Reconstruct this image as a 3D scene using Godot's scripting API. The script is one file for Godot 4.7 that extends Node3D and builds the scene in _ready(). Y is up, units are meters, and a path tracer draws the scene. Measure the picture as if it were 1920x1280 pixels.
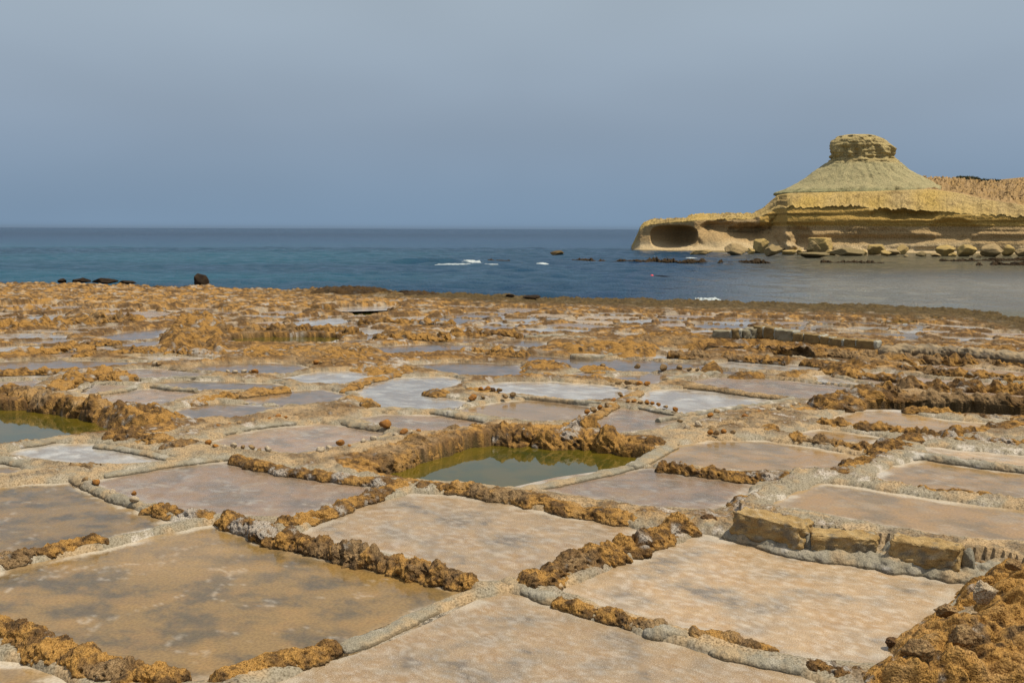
extends Node3D
# Coastal salt pans cut into a limestone shelf, with a headland and a clay hill across the bay.

const FOCAL := 1858.7
const EYE := 2.6            # eye height above the pans
const SEA := -1.0           # sea level below the pans
var lens: Basis
var used := {}
var pans: Array = []
var bins := {}
var shore: Array = []       # [x/depth, depth] pairs of the shelf's seaward edge
var mats := {}
var n_low: FastNoiseLite
var n_mid: FastNoiseLite
var n_fine: FastNoiseLite
var n_patch: FastNoiseLite
var c_big: FastNoiseLite
var c_mid: FastNoiseLite
var c_small: FastNoiseLite

# ---------------------------------------------------------------- helpers
func noise(seed_: int, size: float, octaves := 1, cellular := false) -> FastNoiseLite:
	var n := FastNoiseLite.new()
	n.seed = seed_
	n.frequency = 1.0 / size
	n.noise_type = FastNoiseLite.TYPE_CELLULAR if cellular else FastNoiseLite.TYPE_SIMPLEX_SMOOTH
	n.fractal_type = FastNoiseLite.FRACTAL_NONE if octaves < 2 else FastNoiseLite.FRACTAL_FBM
	n.fractal_octaves = octaves
	if cellular:
		n.cellular_return_type = FastNoiseLite.RETURN_DISTANCE
	return n

func at(px: float, py: float, level := 0.0) -> Vector3:
	var d := lens * Vector3((px - 960.0) / FOCAL, (640.0 - py) / FOCAL, -1.0)
	return Vector3(0, EYE, 0) + d * ((level - EYE) / d.y)

func at_depth(px: float, py: float, depth: float) -> Vector3:
	var d := lens * Vector3((px - 960.0) / FOCAL, (640.0 - py) / FOCAL, -1.0)
	return Vector3(0, EYE, 0) + d * (depth / -d.z)

func numbered(called: String) -> String:
	if not used.has(called):
		used[called] = 0
		return called
	used[called] += 1
	return "%s_%03d" % [called, used[called]]

func tag(o: Node3D, label: String, category: String, group := "", kind := "") -> void:
	if label: o.set_meta("label", label)
	if category: o.set_meta("category", category)
	if group: o.set_meta("group", group)
	o.set_meta("kind", kind if kind else "thing")

func put(called: String, mesh: Mesh, mat: Material, where := Vector3.ZERO, parent: Node3D = null) -> MeshInstance3D:
	var o := MeshInstance3D.new()
	o.name = numbered(called) if parent == null else called
	o.mesh = mesh
	o.material_override = mat
	o.position = where
	o.cast_shadow = GeometryInstance3D.SHADOW_CASTING_SETTING_ON
	(self if parent == null else parent).add_child(o, true)
	return o

func table(t: Array, x: float) -> float:
	if x <= t[0]: return t[1]
	var i := 2
	while i < t.size():
		if x <= t[i]:
			return lerpf(t[i - 1], t[i + 1], (x - t[i - 2]) / (t[i] - t[i - 2]))
		i += 2
	return t[t.size() - 1]

# a sheet of nu x nv points; normals point along (u step) x (v step)
func sheet(nu: int, nv: int, pos: PackedVector3Array, col: PackedColorArray, uv := PackedVector2Array(), skip := PackedByteArray()) -> ArrayMesh:
	var nor := PackedVector3Array()
	nor.resize(nu * nv)
	for i in nv:
		var up := mini(i + 1, nv - 1) * nu
		var dn := maxi(i - 1, 0) * nu
		var row := i * nu
		for j in nu:
			var du := pos[row + mini(j + 1, nu - 1)] - pos[row + maxi(j - 1, 0)]
			var dv := pos[up + j] - pos[dn + j]
			nor[row + j] = du.cross(dv).normalized()
	var idx := PackedInt32Array()
	idx.resize((nu - 1) * (nv - 1) * 6)
	var k := 0
	var skipping := skip.size() > 0
	for i in nv - 1:
		for j in nu - 1:
			var a := i * nu + j
			if skipping and skip[a] and skip[a + 1] and skip[a + nu] and skip[a + nu + 1]:
				continue
			idx[k] = a
			idx[k + 1] = a + nu
			idx[k + 2] = a + 1
			idx[k + 3] = a + 1
			idx[k + 4] = a + nu
			idx[k + 5] = a + nu + 1
			k += 6
	idx.resize(k)
	var arr := []
	arr.resize(Mesh.ARRAY_MAX)
	arr[Mesh.ARRAY_VERTEX] = pos
	arr[Mesh.ARRAY_NORMAL] = nor
	arr[Mesh.ARRAY_COLOR] = col
	if uv.size() > 0: arr[Mesh.ARRAY_TEX_UV] = uv
	arr[Mesh.ARRAY_INDEX] = idx
	var m := ArrayMesh.new()
	m.add_surface_from_arrays(Mesh.PRIMITIVE_TRIANGLES, arr)
	return m

func path_points(flat: Array, level: float) -> PackedVector3Array:
	var out := PackedVector3Array()
	var i := 0
	while i < flat.size():
		out.append(at(flat[i], flat[i + 1], level))
		i += 2
	return out

func smooth_path(p: PackedVector3Array, step: float) -> PackedVector3Array:
	var c := Curve3D.new()
	c.bake_interval = step
	for i in p.size():
		var t := (p[mini(i + 1, p.size() - 1)] - p[maxi(i - 1, 0)]) / 6.0
		c.add_point(p[i], -t, t)
	return c.get_baked_points()

func mixc(a: Color, b: Color, t: float) -> Color:
	return a.lerp(b, clampf(t, 0, 1))

# ---------------------------------------------------------------- materials
func ramp(stops: Array) -> Gradient:
	var g := Gradient.new()
	var o := PackedFloat32Array()
	var c := PackedColorArray()
	for s in stops:
		o.append(s[0])
		c.append(Color(s[1], s[1], s[1]) if s.size() == 2 else Color(s[1], s[2], s[3]))
	g.offsets = o
	g.colors = c
	return g

func tex(n: FastNoiseLite, side: int, stops: Array, normal := 0.0) -> NoiseTexture2D:
	var t := NoiseTexture2D.new()
	t.width = side
	t.height = side
	t.seamless = true
	t.noise = n
	if normal > 0.0:
		t.as_normal_map = true
		t.bump_strength = normal
	else:
		t.color_ramp = ramp(stops)
	return t

func stone_material(scale: float, relief: float, rough := 0.95, soft := false) -> StandardMaterial3D:
	var m := StandardMaterial3D.new()
	m.vertex_color_use_as_albedo = true
	m.roughness = rough
	m.metallic_specular = 0.25
	m.uv1_triplanar = true
	m.uv1_world_triplanar = true
	m.uv1_scale = Vector3.ONE * scale
	m.albedo_texture = mats.speck if soft else mats.grit_pit_shade
	if relief > 0.0:
		m.heightmap_enabled = true
		m.heightmap_scale = relief
		m.heightmap_texture = mats.pits
	return m

func pan_material(rough_lo: float, rough_hi: float, bump: float, flecks: bool, spec: float) -> StandardMaterial3D:
	var m := StandardMaterial3D.new()
	m.vertex_color_use_as_albedo = true
	m.metallic_specular = spec
	m.uv1_triplanar = true
	m.uv1_world_triplanar = true
	m.uv1_scale = Vector3.ONE * 0.71
	m.albedo_texture = mats.crystal if flecks else mats.silt
	m.roughness = 1.0
	m.roughness_texture = tex(noise(91 + int(rough_lo * 100), 70, 4), 512, [[0.3, rough_lo], [0.7, rough_hi]])
	if flecks:
		m.detail_enabled = true
		m.detail_blend_mode = BaseMaterial3D.BLEND_MODE_MIX
		m.detail_albedo = mats.flecks
	if bump > 0.0:
		m.normal_enabled = true
		m.normal_texture = mats.ripple
		m.normal_scale = bump
	return m

func make_materials() -> void:
	mats.grit_pit_shade = tex(noise(5, 20, 5), 1024, [[0.20, 0.26, 0.23, 0.20], [0.38, 0.70, 0.66, 0.62], [0.52, 0.90, 0.89, 0.87], [0.75, 1.0, 1.0, 1.0]])  # rock grain; its dark specks paint in the shade of small pits
	mats.gravel = tex(noise(56, 22, 5), 1024, [[0.22, 0.55, 0.52, 0.49], [0.42, 0.83, 0.81, 0.78], [0.58, 0.97, 0.96, 0.95]])
	mats.speck = tex(noise(55, 26, 5), 1024, [[0.2, 0.62], [0.5, 0.86], [0.8, 1.0]])
	var pit := noise(6, 40, 4, true)
	mats.pits = tex(pit, 1024, [[0.0, 1.0], [0.5, 0.55], [1.0, 0.0]])
	mats.silt = tex(noise(7, 22, 5), 1024, [[0.25, 0.90, 0.89, 0.87], [0.7, 1.0, 1.0, 1.0]])
	mats.crystal = tex(noise(8, 7, 3), 1024, [[0.2, 0.78, 0.77, 0.75], [0.6, 0.88, 0.87, 0.86], [0.86, 1.0, 1.0, 1.0]])
	var fl := tex(noise(18, 5, 2), 1024, [])
	var g := Gradient.new()
	g.offsets = PackedFloat32Array([0.0, 0.74, 0.84, 1.0])
	g.colors = PackedColorArray([Color(0.93, 0.90, 0.85, 0.0), Color(0.93, 0.90, 0.85, 0.0), Color(0.93, 0.90, 0.85, 0.75), Color(0.95, 0.93, 0.9, 0.9)])
	fl.color_ramp = g
	mats.flecks = fl
	mats.ripple = tex(noise(9, 16, 4), 1024, [], 6.0)
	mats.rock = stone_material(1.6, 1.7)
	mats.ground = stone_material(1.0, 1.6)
	mats.ground.albedo_texture = mats.gravel
	mats.mortar = stone_material(2.1, 0.5, 0.85, true)
	mats.block = stone_material(2.6, 0.5, 0.9, true)
	mats.far_rock = stone_material(0.11, 12.0, 0.95, true)
	mats.boulder = stone_material(0.25, 5.0, 0.95, true)
	mats.brown = pan_material(0.10, 0.28, 0.04, false, 0.5)
	mats.amber = mats.brown
	mats.crust = pan_material(0.24, 0.6, 0.4, true, 0.5)
	mats.pink = pan_material(0.12, 0.4, 0.15, true, 0.5)
	mats.blue = pan_material(0.05, 0.22, 0.05, false, 0.6)
	mats.dark = pan_material(0.08, 0.2, 0.03, false, 0.5)
	var p := StandardMaterial3D.new()
	p.vertex_color_use_as_albedo = true
	p.roughness = 0.03
	p.metallic_specular = 0.45
	p.uv1_triplanar = true
	p.uv1_world_triplanar = true
	p.uv1_scale = Vector3.ONE * 0.5
	p.normal_enabled = true
	p.normal_texture = mats.ripple
	p.normal_scale = 0.005
	mats.pool = p
	var w := StandardMaterial3D.new()
	w.vertex_color_use_as_albedo = true
	w.roughness = 0.08
	w.metallic_specular = 0.08
	w.uv1_triplanar = true
	w.uv1_world_triplanar = true
	w.uv1_scale = Vector3(0.11, 0.11, 0.16)
	w.normal_enabled = true
	w.normal_texture = tex(noise(10, 30, 5), 1024, [], 10.0)
	w.normal_scale = 1.7
	mats.water = w
	var f := StandardMaterial3D.new()
	f.albedo_color = Color(0.80, 0.84, 0.85)
	f.albedo_color.a = 0.5
	f.transparency = BaseMaterial3D.TRANSPARENCY_ALPHA
	f.roughness = 0.8
	mats.foam = f

# ---------------------------------------------------------------- pans
func pan(kind: String, level: float, flat: Array, label: String, group := "") -> void:
	var poly := PackedVector2Array()
	var i := 0
	while i < flat.size():
		var q := at(flat[i], flat[i + 1], level)
		poly.append(Vector2(q.x, q.z))
		i += 2
	register_pan(kind, level, poly, label, group)

func register_pan(kind: String, level: float, poly: PackedVector2Array, label: String, group := "") -> void:
	if kind != "pool": poly = Geometry2D.offset_polygon(poly, 0.05, Geometry2D.JOIN_MITER)[0]
	var box := Rect2(poly[0], Vector2.ZERO)
	for q in poly: box = box.expand(q)
	var id := pans.size()
	pans.append({"kind": kind, "level": level, "poly": poly, "box": box, "label": label, "group": group})
	var g := box.grow(0.45)
	for bx in range(floori(g.position.x / 0.5), floori(g.end.x / 0.5) + 1):
		for bz in range(floori(g.position.y / 0.5), floori(g.end.y / 0.5) + 1):
			var key := bx * 4096 + bz
			if not bins.has(key): bins[key] = PackedInt32Array()
			var a: PackedInt32Array = bins[key]
			a.append(id)
			bins[key] = a

func edge_distance(p: Vector2, poly: PackedVector2Array) -> float:   # negative inside
	var d := 1e9
	var inside := false
	var b := poly[poly.size() - 1]
	for a in poly:
		var e := b - a
		var w := p - a
		d = minf(d, (w - e * clampf(w.dot(e) / e.length_squared(), 0.0, 1.0)).length_squared())
		if (a.y > p.y) != (b.y > p.y) and p.x < (b.x - a.x) * (p.y - a.y) / (b.y - a.y) + a.x:
			inside = not inside
		b = a
	return -sqrt(d) if inside else sqrt(d)

func build_pan(d: Dictionary) -> void:
	var kind: String = d.kind
	var level: float = d.level
	var own := fmod(absf(float(d.poly[0].x * 3.7 + d.poly[0].y * 5.1)), 6.0)
	var centre: Vector2 = d.box.get_center()
	var depth := -centre.y
	var grown := Geometry2D.offset_polygon(d.poly, 0.1 if depth < 16.0 else 0.2, Geometry2D.JOIN_ROUND)
	var poly: PackedVector2Array = grown[0]
	var step := clampf(depth * 0.0045, 0.03, 0.14)
	var box := Rect2(poly[0], Vector2.ZERO)
	for q in poly: box = box.expand(q)
	var nx := ceili(box.size.x / step) + 1
	var nz := ceili(box.size.y / step) + 1
	var inside := PackedByteArray()
	inside.resize(nx * nz)
	for i in nz:
		for j in nx:
			inside[i * nx + j] = 1 if Geometry2D.is_point_in_polygon(box.position + Vector2(j, i) * step, poly) else 0
	var pos := PackedVector3Array()
	var nor := PackedVector3Array()
	var col := PackedColorArray()
	var idx := PackedInt32Array()
	var seen := {}
	var add := func(q: Vector2) -> int:
		var key := Vector2i(roundi(q.x * 500.0), roundi(q.y * 500.0))
		if seen.has(key): return seen[key]
		seen[key] = pos.size()
		pos.append(Vector3(q.x - centre.x, 0, q.y - centre.y))
		nor.append(Vector3.UP)
		col.append(pan_color(kind, q, edge_distance(q, d.poly), own))
		return pos.size() - 1
	for i in nz - 1:
		for j in nx - 1:
			var a := i * nx + j
			var n := inside[a] + inside[a + 1] + inside[a + nx] + inside[a + nx + 1]
			var q := box.position + Vector2(j, i) * step
			var c := [q, q + Vector2(step, 0), q + Vector2(step, step), q + Vector2(0, step)]
			if n == 4:
				var v := [add.call(c[0]), add.call(c[1]), add.call(c[2]), add.call(c[3])]
				idx.append_array([v[0], v[1], v[2], v[0], v[2], v[3]])
			elif n > 0:
				for piece in Geometry2D.intersect_polygons(PackedVector2Array(c), poly):
					var t := Geometry2D.triangulate_polygon(piece)
					for k in range(0, t.size(), 3):
						var e: float = (piece[t[k + 1]] - piece[t[k]]).cross(piece[t[k + 2]] - piece[t[k]])
						var v0: int = add.call(piece[t[k]])
						var v1: int = add.call(piece[t[k + 1]])
						var v2: int = add.call(piece[t[k + 2]])
						idx.append_array([v0, v1, v2] if e > 0 else [v0, v2, v1])
	var arr := []
	arr.resize(Mesh.ARRAY_MAX)
	arr[Mesh.ARRAY_VERTEX] = pos
	arr[Mesh.ARRAY_NORMAL] = nor
	arr[Mesh.ARRAY_COLOR] = col
	arr[Mesh.ARRAY_INDEX] = idx
	var m := ArrayMesh.new()
	m.add_surface_from_arrays(Mesh.PRIMITIVE_TRIANGLES, arr)
	var o := put("rock_pool" if kind == "pool" else "salt_pan", m, mats[kind], Vector3(centre.x, level, centre.y))
	tag(o, d.label, "rock pool" if kind == "pool" else "salt pan", d.group)

func pan_color(kind: String, at_: Vector2, sd: float, own: float) -> Color:
	var q := at_ * (1.0 + 0.25 * sin(own * 2.1)) + Vector2(own * 7.3, own * 3.1)
	q = q.rotated(own)
	var a := n_patch.get_noise_2d(q.x, q.y * 1.25)               # patches about half a metre wide
	var b := n_mid.get_noise_2d(q.x + 40.0, q.y)
	var e := n_fine.get_noise_2d(q.x, q.y)
	var t := smoothstep(-0.35, 0.45, a + 0.35 * b + 0.35 * e)
	var c: Color
	match kind:
		"brown":
			c = mixc(Color(0.200, 0.128, 0.046), Color(0.088, 0.068, 0.040), t * 0.95)
			c = mixc(c, Color(0.25, 0.150, 0.050), smoothstep(0.05, 0.5, b - 0.5 * a + 0.3 * e) * 0.6)
		"amber":
			c = mixc(Color(0.315, 0.195, 0.080), Color(0.185, 0.130, 0.066), t * 0.9)
			c = mixc(c, Color(0.40, 0.30, 0.19), smoothstep(0.1, 0.5, b + 0.4 * e) * 0.4)
		"crust":
			c = mixc(Color(0.43, 0.310, 0.185), Color(0.32, 0.25, 0.17), t)
			c = mixc(c, Color(0.13, 0.115, 0.10), smoothstep(0.26, 0.55, a + 0.5 * e) * 0.75)
			c = mixc(c, Color(0.36, 0.225, 0.10), smoothstep(0.1, 0.45, -a + 0.5 * b) * 0.55)
			c = mixc(c, Color(0.62, 0.55, 0.46), smoothstep(0.0, 0.5, e + 0.3 * b) * 0.5)
			c = mixc(c, Color(0.26, 0.195, 0.125), smoothstep(0.15, 0.55, -e + 0.2 * a) * 0.4)
		"pink":
			c = mixc(Color(0.315, 0.215, 0.145), Color(0.195, 0.150, 0.112), t)
			c = mixc(c, Color(0.47, 0.43, 0.38), smoothstep(0.1, 0.6, b * 0.9 + e * 0.7 - a * 0.3) * 0.6)
			c = mixc(c, Color(0.25, 0.16, 0.08), smoothstep(0.1, 0.5, -a + 0.4 * e) * 0.5)
		"blue":
			c = mixc(Color(0.25, 0.22, 0.19), Color(0.36, 0.35, 0.33), t)
			c = mixc(c, Color(0.58, 0.56, 0.52), smoothstep(0.2, 0.6, b + e * 0.4) * 0.5)
		"dark":
			c = mixc(Color(0.17, 0.115, 0.07), Color(0.10, 0.078, 0.055), t)
		_:
			c = mixc(Color(0.046, 0.048, 0.012), Color(0.070, 0.058, 0.010), t)
			return mixc(Color(0.10, 0.075, 0.010), c, smoothstep(0.0, 0.45, -sd + 0.3 * b))
	# pale tide lines where the brine has drawn back, and each pan's own tone
	var line := 1.0 - absf(n_patch.get_noise_2d(q.x * 0.45 + 20.0, q.y * 0.45) * 2.0 + 0.25 * b)
	c = mixc(c, Color(0.50, 0.45, 0.38), smoothstep(0.93, 1.0, line) * 0.35 * smoothstep(-0.1, 0.4, e + b + 0.1))
	c = mixc(c, Color(0.33, 0.21, 0.085), smoothstep(0.1, 0.5, n_low.get_noise_2d(q.x * 0.8, q.y * 0.8)) * (0.35 if kind != "blue" else 0.1))
	c *= 1.0 + 0.14 * sin(own * 5.0)
	c.a = 1.0
	# dried salt and silt along the edge
	var rim := smoothstep(0.16, 0.02, -sd + 0.05 * b + 0.03 * e)
	c = mixc(c, Color(0.36, 0.255, 0.14), rim * (0.6 if kind != "dark" else 0.4))
	var crust := smoothstep(0.13, 0.06, -sd + 0.05 * b + 0.03 * e) * smoothstep(-0.25, 0.15, n_mid.get_noise_2d(q.x * 0.7 + 5.0, q.y * 0.7))
	return mixc(c, Color(0.60, 0.57, 0.50), crust * 0.55)

# ---------------------------------------------------------------- rock colours
const OCHRE := Color(0.43, 0.250, 0.078)
const TAN := Color(0.47, 0.345, 0.20)
const BROWN := Color(0.150, 0.090, 0.040)
const UMBER := Color(0.060, 0.042, 0.026)
const GREY := Color(0.31, 0.282, 0.215)
const PALE := Color(0.52, 0.48, 0.40)
const SALT := Color(0.66, 0.63, 0.58)

func rock_color(p: Vector3, rough: float, warm := 0.0) -> Color:
	var a := n_low.get_noise_3d(p.x, p.y * 2.0, p.z)
	var b := n_mid.get_noise_3d(p.x, p.y, p.z)
	var e := n_fine.get_noise_3d(p.x, p.y, p.z)
	var c := mixc(OCHRE, BROWN, smoothstep(-0.22, 0.34, b + 0.7 * e + 0.25 * a + 0.17 - warm * 0.5) * 0.95)
	c = mixc(c, TAN, smoothstep(0.1, 0.6, a + 0.5 * b) * 0.5)
	c = mixc(c, UMBER, smoothstep(0.14, 0.55, e + 0.4 * b) * 0.8)
	var g := mixc(GREY, PALE, smoothstep(0.0, 0.7, b + 0.35 * e) * 0.7)
	g = mixc(g, TAN, smoothstep(-0.1, 0.4, -b + 0.5 * a) * 0.8)
	g = mixc(g, Color(0.17, 0.155, 0.12), smoothstep(0.15, 0.6, e - 0.3 * b) * 0.5)
	c = mixc(g, c, smoothstep(0.25, 0.7, rough + 0.35 * b))
	return mixc(c, SALT, smoothstep(0.42, 0.7, b - 0.6 * a + 0.35 * e) * 0.55)

# ---------------------------------------------------------------- ridges, kerbs and mounds
# rough 1 = broken pitted rock, 0 = trowelled mortar
func ridge_mesh(path: PackedVector3Array, width: float, height: float, rough: float, warm := 0.0, seed_ := 0.0, reef := false) -> Array:
	var depth := -path[path.size() / 2].z
	var step := clampf(depth * 0.0019, 0.013, 0.06)
	var line := smooth_path(path, step)
	var nu := line.size()
	var base := line[nu / 2]
	var nv := clampi(int(2.6 * (width + height) / step / 1.5), 10, 44)
	var total := step * nu
	var pos := PackedVector3Array()
	var col := PackedColorArray()
	pos.resize(nu * nv)
	col.resize(nu * nv)
	var big := clampf(width / 0.3, 0.5, 1.6)
	var power := lerpf(3.6, 2.3, rough)
	for j in nu:
		var c := line[j]
		var t := (line[mini(j + 2, nu - 1)] - line[maxi(j - 2, 0)])
		t.y = 0.0
		t = t.normalized()
		var side := Vector3.UP.cross(t)
		var along := step * j
		var taper := smoothstep(0.0, width * 0.4, minf(along, total - along))
		var wob := n_mid.get_noise_2d(along * 0.9 + seed_ * 7.3, c.x * 0.2)
		var wob2 := n_mid.get_noise_2d(along * 0.8 + seed_ * 3.1 + 90.0, 4.0)
		var h := height * (1.0 + rough * 0.55 * wob + (0.08 + 0.3 * (1.0 - rough)) * wob2) * lerpf(0.45, 1.0, taper)
		var w := width * (1.0 + (0.3 + 0.1 * rough) * wob2) * lerpf(0.65, 1.0, taper)
		var rubble := smoothstep(-0.35, 0.35, n_low.get_noise_2d(along * 1.6 + seed_ * 5.0, 51.0))
		if reef:
			h *= clampf(0.75 + 2.2 * n_low.get_noise_2d(along * 0.8, seed_), -0.3, 1.2)
			c += side * n_low.get_noise_2d(along * 0.35, seed_ + 33.0) * 2.0
		c += side * (n_mid.get_noise_2d(along * 0.5 + seed_, 9.0) * width * 0.22 * rough)
		for i in nv:
			var s := -1.0 + 2.0 * i / (nv - 1)
			s = sin(s * PI * 0.5)
			var up := h * pow(maxf(0.0, 1.0 - pow(absf(s), power)), 0.62)
			var out := (side * s + Vector3.UP * (1.05 - absf(s))).normalized()
			var p := c + side * (s * w * 0.5) + Vector3.UP * up
			var q := p * (1.0 / big)
			var d1 := c_big.get_noise_3d(q.x, q.y, q.z) + 1.0
			var d2 := c_mid.get_noise_3d(q.x, q.y, q.z) + 1.0
			var d3 := n_fine.get_noise_3d(p.x * 2.0, p.y * 2.0, p.z * 2.0)
			var d4 := c_small.get_noise_3d(q.x, q.y, q.z) + 1.0
			var lump := (0.35 - d1 * d1) * 0.052 + (0.3 - d2 * d2) * 0.046 + (0.25 - d4) * 0.020 + n_mid.get_noise_3d(q.x * 1.7, q.y * 1.7, q.z * 1.7) * 0.075
			lump = lump * (0.35 + 0.75 * rubble) - smoothstep(0.42, 0.12, d2) * 0.035 * (1.0 - 0.6 * rubble)
			var push := big * rough * lump + d3 * lerpf(0.006, 0.009, rough)
			push += (1.0 - rough) * n_mid.get_noise_3d(p.x * 2.0, p.y * 2.0, p.z * 2.0) * 0.036 + (1.0 - rough) * ((0.3 - d2 * d2) * 0.022 + (0.3 - d1 * d1) * 0.016)
			push *= clampf(height / 0.085, 0.4, 1.3)
			p += out * push
			if absf(s) > 0.996: p.y = minf(p.y, c.y - 0.03)
			if i == 0 or i == nv - 1 or j == 0 or j == nu - 1: p.y = c.y - 0.12
			var cc := rock_color(p, rough, warm)
			if reef: cc = mixc(cc, Color(0.035, 0.027, 0.018), 0.85)
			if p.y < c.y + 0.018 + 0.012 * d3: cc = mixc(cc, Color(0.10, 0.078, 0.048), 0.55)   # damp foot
			pos[i * nu + j] = p - base
			col[i * nu + j] = cc
	return [sheet(nu, nv, pos, col), base]

func ridge(flat: Array, width: float, height: float, rough: float, label: String, category := "", level := 0.0, warm := 0.0, called := "") -> MeshInstance3D:
	var made := ridge_mesh(path_points(flat, level), width * (1.12 if rough > 0.6 and category == "" else 1.0), height * (0.72 if category == "" else 1.0), rough, warm, float(flat[0]) * 0.37 + float(flat[1]), category == "reef")
	var cat := category if category else ("rock ridge" if rough > 0.45 else "mortar kerb")
	var o := put(called if called else cat.replace(" ", "_"), made[0], mats.rock if rough > 0.45 else mats.mortar, made[1])
	tag(o, label, cat)
	return o

func mound(flat: Array, height: float, soft: float, lump_size: float, label: String, category: String, rough := 0.9, level := 0.0, warm := 0.0, dark := 0.0, called := "", sink := 0.15, ragged := 0.0) -> MeshInstance3D:
	var poly := PackedVector2Array()
	for q in path_points(flat, level): poly.append(Vector2(q.x, q.z))
	var box := Rect2(poly[0], Vector2.ZERO)
	for q in poly: box = box.expand(q)
	box = box.grow(0.25)
	var centre := box.get_center()
	var step := clampf(-centre.y * 0.0022, 0.014, 0.16)
	var nx := ceili(box.size.x / step) + 1
	var nz := ceili(box.size.y / step) + 1
	var pos := PackedVector3Array()
	var col := PackedColorArray()
	var skip := PackedByteArray()
	pos.resize(nx * nz)
	col.resize(nx * nz)
	skip.resize(nx * nz)
	var k := lump_size / 0.16
	for i in nz:
		for j in nx:
			var q := Vector2(box.position.x + j * step, box.end.y - i * step)
			var wob := n_mid.get_noise_2d(q.x / k, q.y / k) * 0.3 * lump_size
			var sd := edge_distance(q, poly) + wob + ragged * (n_mid.get_noise_2d(q.x * 0.45, q.y * 0.8) + 0.5 * n_mid.get_noise_2d(q.x * 1.3, q.y * 2.0) + 0.1)
			var inn := clampf(-sd / soft, 0.0, 1.0)
			var up := height * pow(inn * (2.0 - inn), 0.7) * (0.85 + 0.35 * n_low.get_noise_2d(q.x * 1.3, q.y * 1.3))
			if sd > 0.0: up = -sink * smoothstep(0.0, 0.12, sd)
			var p := Vector3(q.x, level + up, q.y)
			var d1 := c_big.get_noise_3d(p.x / k, p.y / k, p.z / k) + 1.0
			var d2 := c_mid.get_noise_3d(p.x / k, p.y / k, p.z / k) + 1.0
			var d3 := n_fine.get_noise_3d(p.x / k, p.y / k, p.z / k)
			var lump := lump_size * ((0.4 - d1 * d1) * 0.62 + (0.3 - d2 * d2) * 0.3 + d3 * 0.07) * smoothstep(-0.05, 0.5, inn + 0.05)
			var d5 := c_mid.get_noise_3d(p.x * 1.1, p.y, p.z * 1.1) + 1.0
			lump += ((0.3 - d5 * d5) * 0.045 + n_fine.get_noise_3d(p.x * 2.0, p.y * 2.0, p.z * 2.0) * 0.012) * smoothstep(24.0, 12.0, -p.z)
			p.y += lump * 1.2
			p.x += d3 * 0.12 * lump_size
			p.z += lump * 0.5
			var cc := rock_color(p, rough, warm)
			if dark > 0.0: cc = mixc(cc, Color(0.034, 0.025, 0.017), dark)
			pos[i * nx + j] = p - Vector3(centre.x, level, centre.y)
			col[i * nx + j] = cc
			skip[i * nx + j] = 1 if sd > 0.14 + step else 0
	var o := put(called if called else category.replace(" ", "_"), sheet(nx, nz, pos, col, PackedVector2Array(), skip), mats.rock, Vector3(centre.x, level, centre.y))
	tag(o, label, category)
	return o

# ---------------------------------------------------------------- stones, boulders, blocks
# a cube of n x n cells a face, pushed out to a chipped stone (planes > 0) or to a block with worn edges (planes 0)
func stone_mesh(size: Vector3, n: int, seed_: int, planes: int, worn: float, color_of: Callable) -> ArrayMesh:
	var rng := RandomNumberGenerator.new()
	rng.seed = seed_
	var cut: Array = []
	for i in planes:
		var v := Vector3(rng.randf_range(-1, 1), rng.randf_range(-0.8, 1), rng.randf_range(-1, 1)).normalized()
		cut.append([v, rng.randf_range(0.50, 0.76) if planes > 12 else rng.randf_range(0.5, 0.9)])
	var rough := noise(seed_, 0.45, 3)
	var fine := noise(seed_ + 5, 0.12, 2)
	var st := SurfaceTool.new()
	st.begin(Mesh.PRIMITIVE_TRIANGLES)
	st.set_smooth_group(0 if planes != 0 or worn > 0.1 else 0)
	for f in 6:
		var ax: Vector3 = [Vector3.RIGHT, Vector3.LEFT, Vector3.UP, Vector3.DOWN, Vector3.BACK, Vector3.FORWARD][f]
		var u: Vector3 = Vector3(ax.y, ax.z, ax.x)
		var v := ax.cross(u)
		var grid: Array = []
		for i in n + 1:
			for j in n + 1:
				var c := ax + u * (2.0 * j / n - 1.0) + v * (2.0 * i / n - 1.0)
				var p: Vector3
				if planes > 0:
					var dir := c.normalized()
					var r := 1.0
					for k in cut:
						var dd: float = dir.dot(k[0])
						if dd > 0.05: r = minf(r, k[1] / dd)
					r *= 1.0 + worn * (rough.get_noise_3dv(dir) * 1.2 + 0.4 * fine.get_noise_3dv(dir))
					p = dir * r * size * 0.5
				else:
					var half := size * 0.5
					var e := c
					# crowd the grid to the edges so that the wear has points to bend
					e = Vector3(signf(e.x) * (1.0 - pow(1.0 - absf(e.x), 1.5)), signf(e.y) * (1.0 - pow(1.0 - absf(e.y), 1.5)), signf(e.z) * (1.0 - pow(1.0 - absf(e.z), 1.5)))
					var round_ := worn * minf(size.y, size.z)
					var q := e * half
					var core := q.clamp(-half + Vector3.ONE * round_, half - Vector3.ONE * round_)
					var o := q - core
					p = core + (o.normalized() * round_ if o.length() > 0.0001 else o)
					p += o.normalized() * (rough.get_noise_3dv(p * 3.0) * 0.030 + fine.get_noise_3dv(p * 2.0) * 0.018 - 0.02 * smoothstep(0.2, 0.5, rough.get_noise_3dv(p * 5.0 + Vector3(4, 0, 0)))) * minf(1.0, size.y / 0.2)
				grid.append(p)
		for i in n:
			for j in n:
				var a := i * (n + 1) + j
				for k in [a, a + n + 1, a + 1, a + 1, a + n + 1, a + n + 2]:
					st.set_color(color_of.call(grid[k]))
					st.add_vertex(grid[k])
	st.generate_normals()
	st.index()
	return st.commit()

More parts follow.
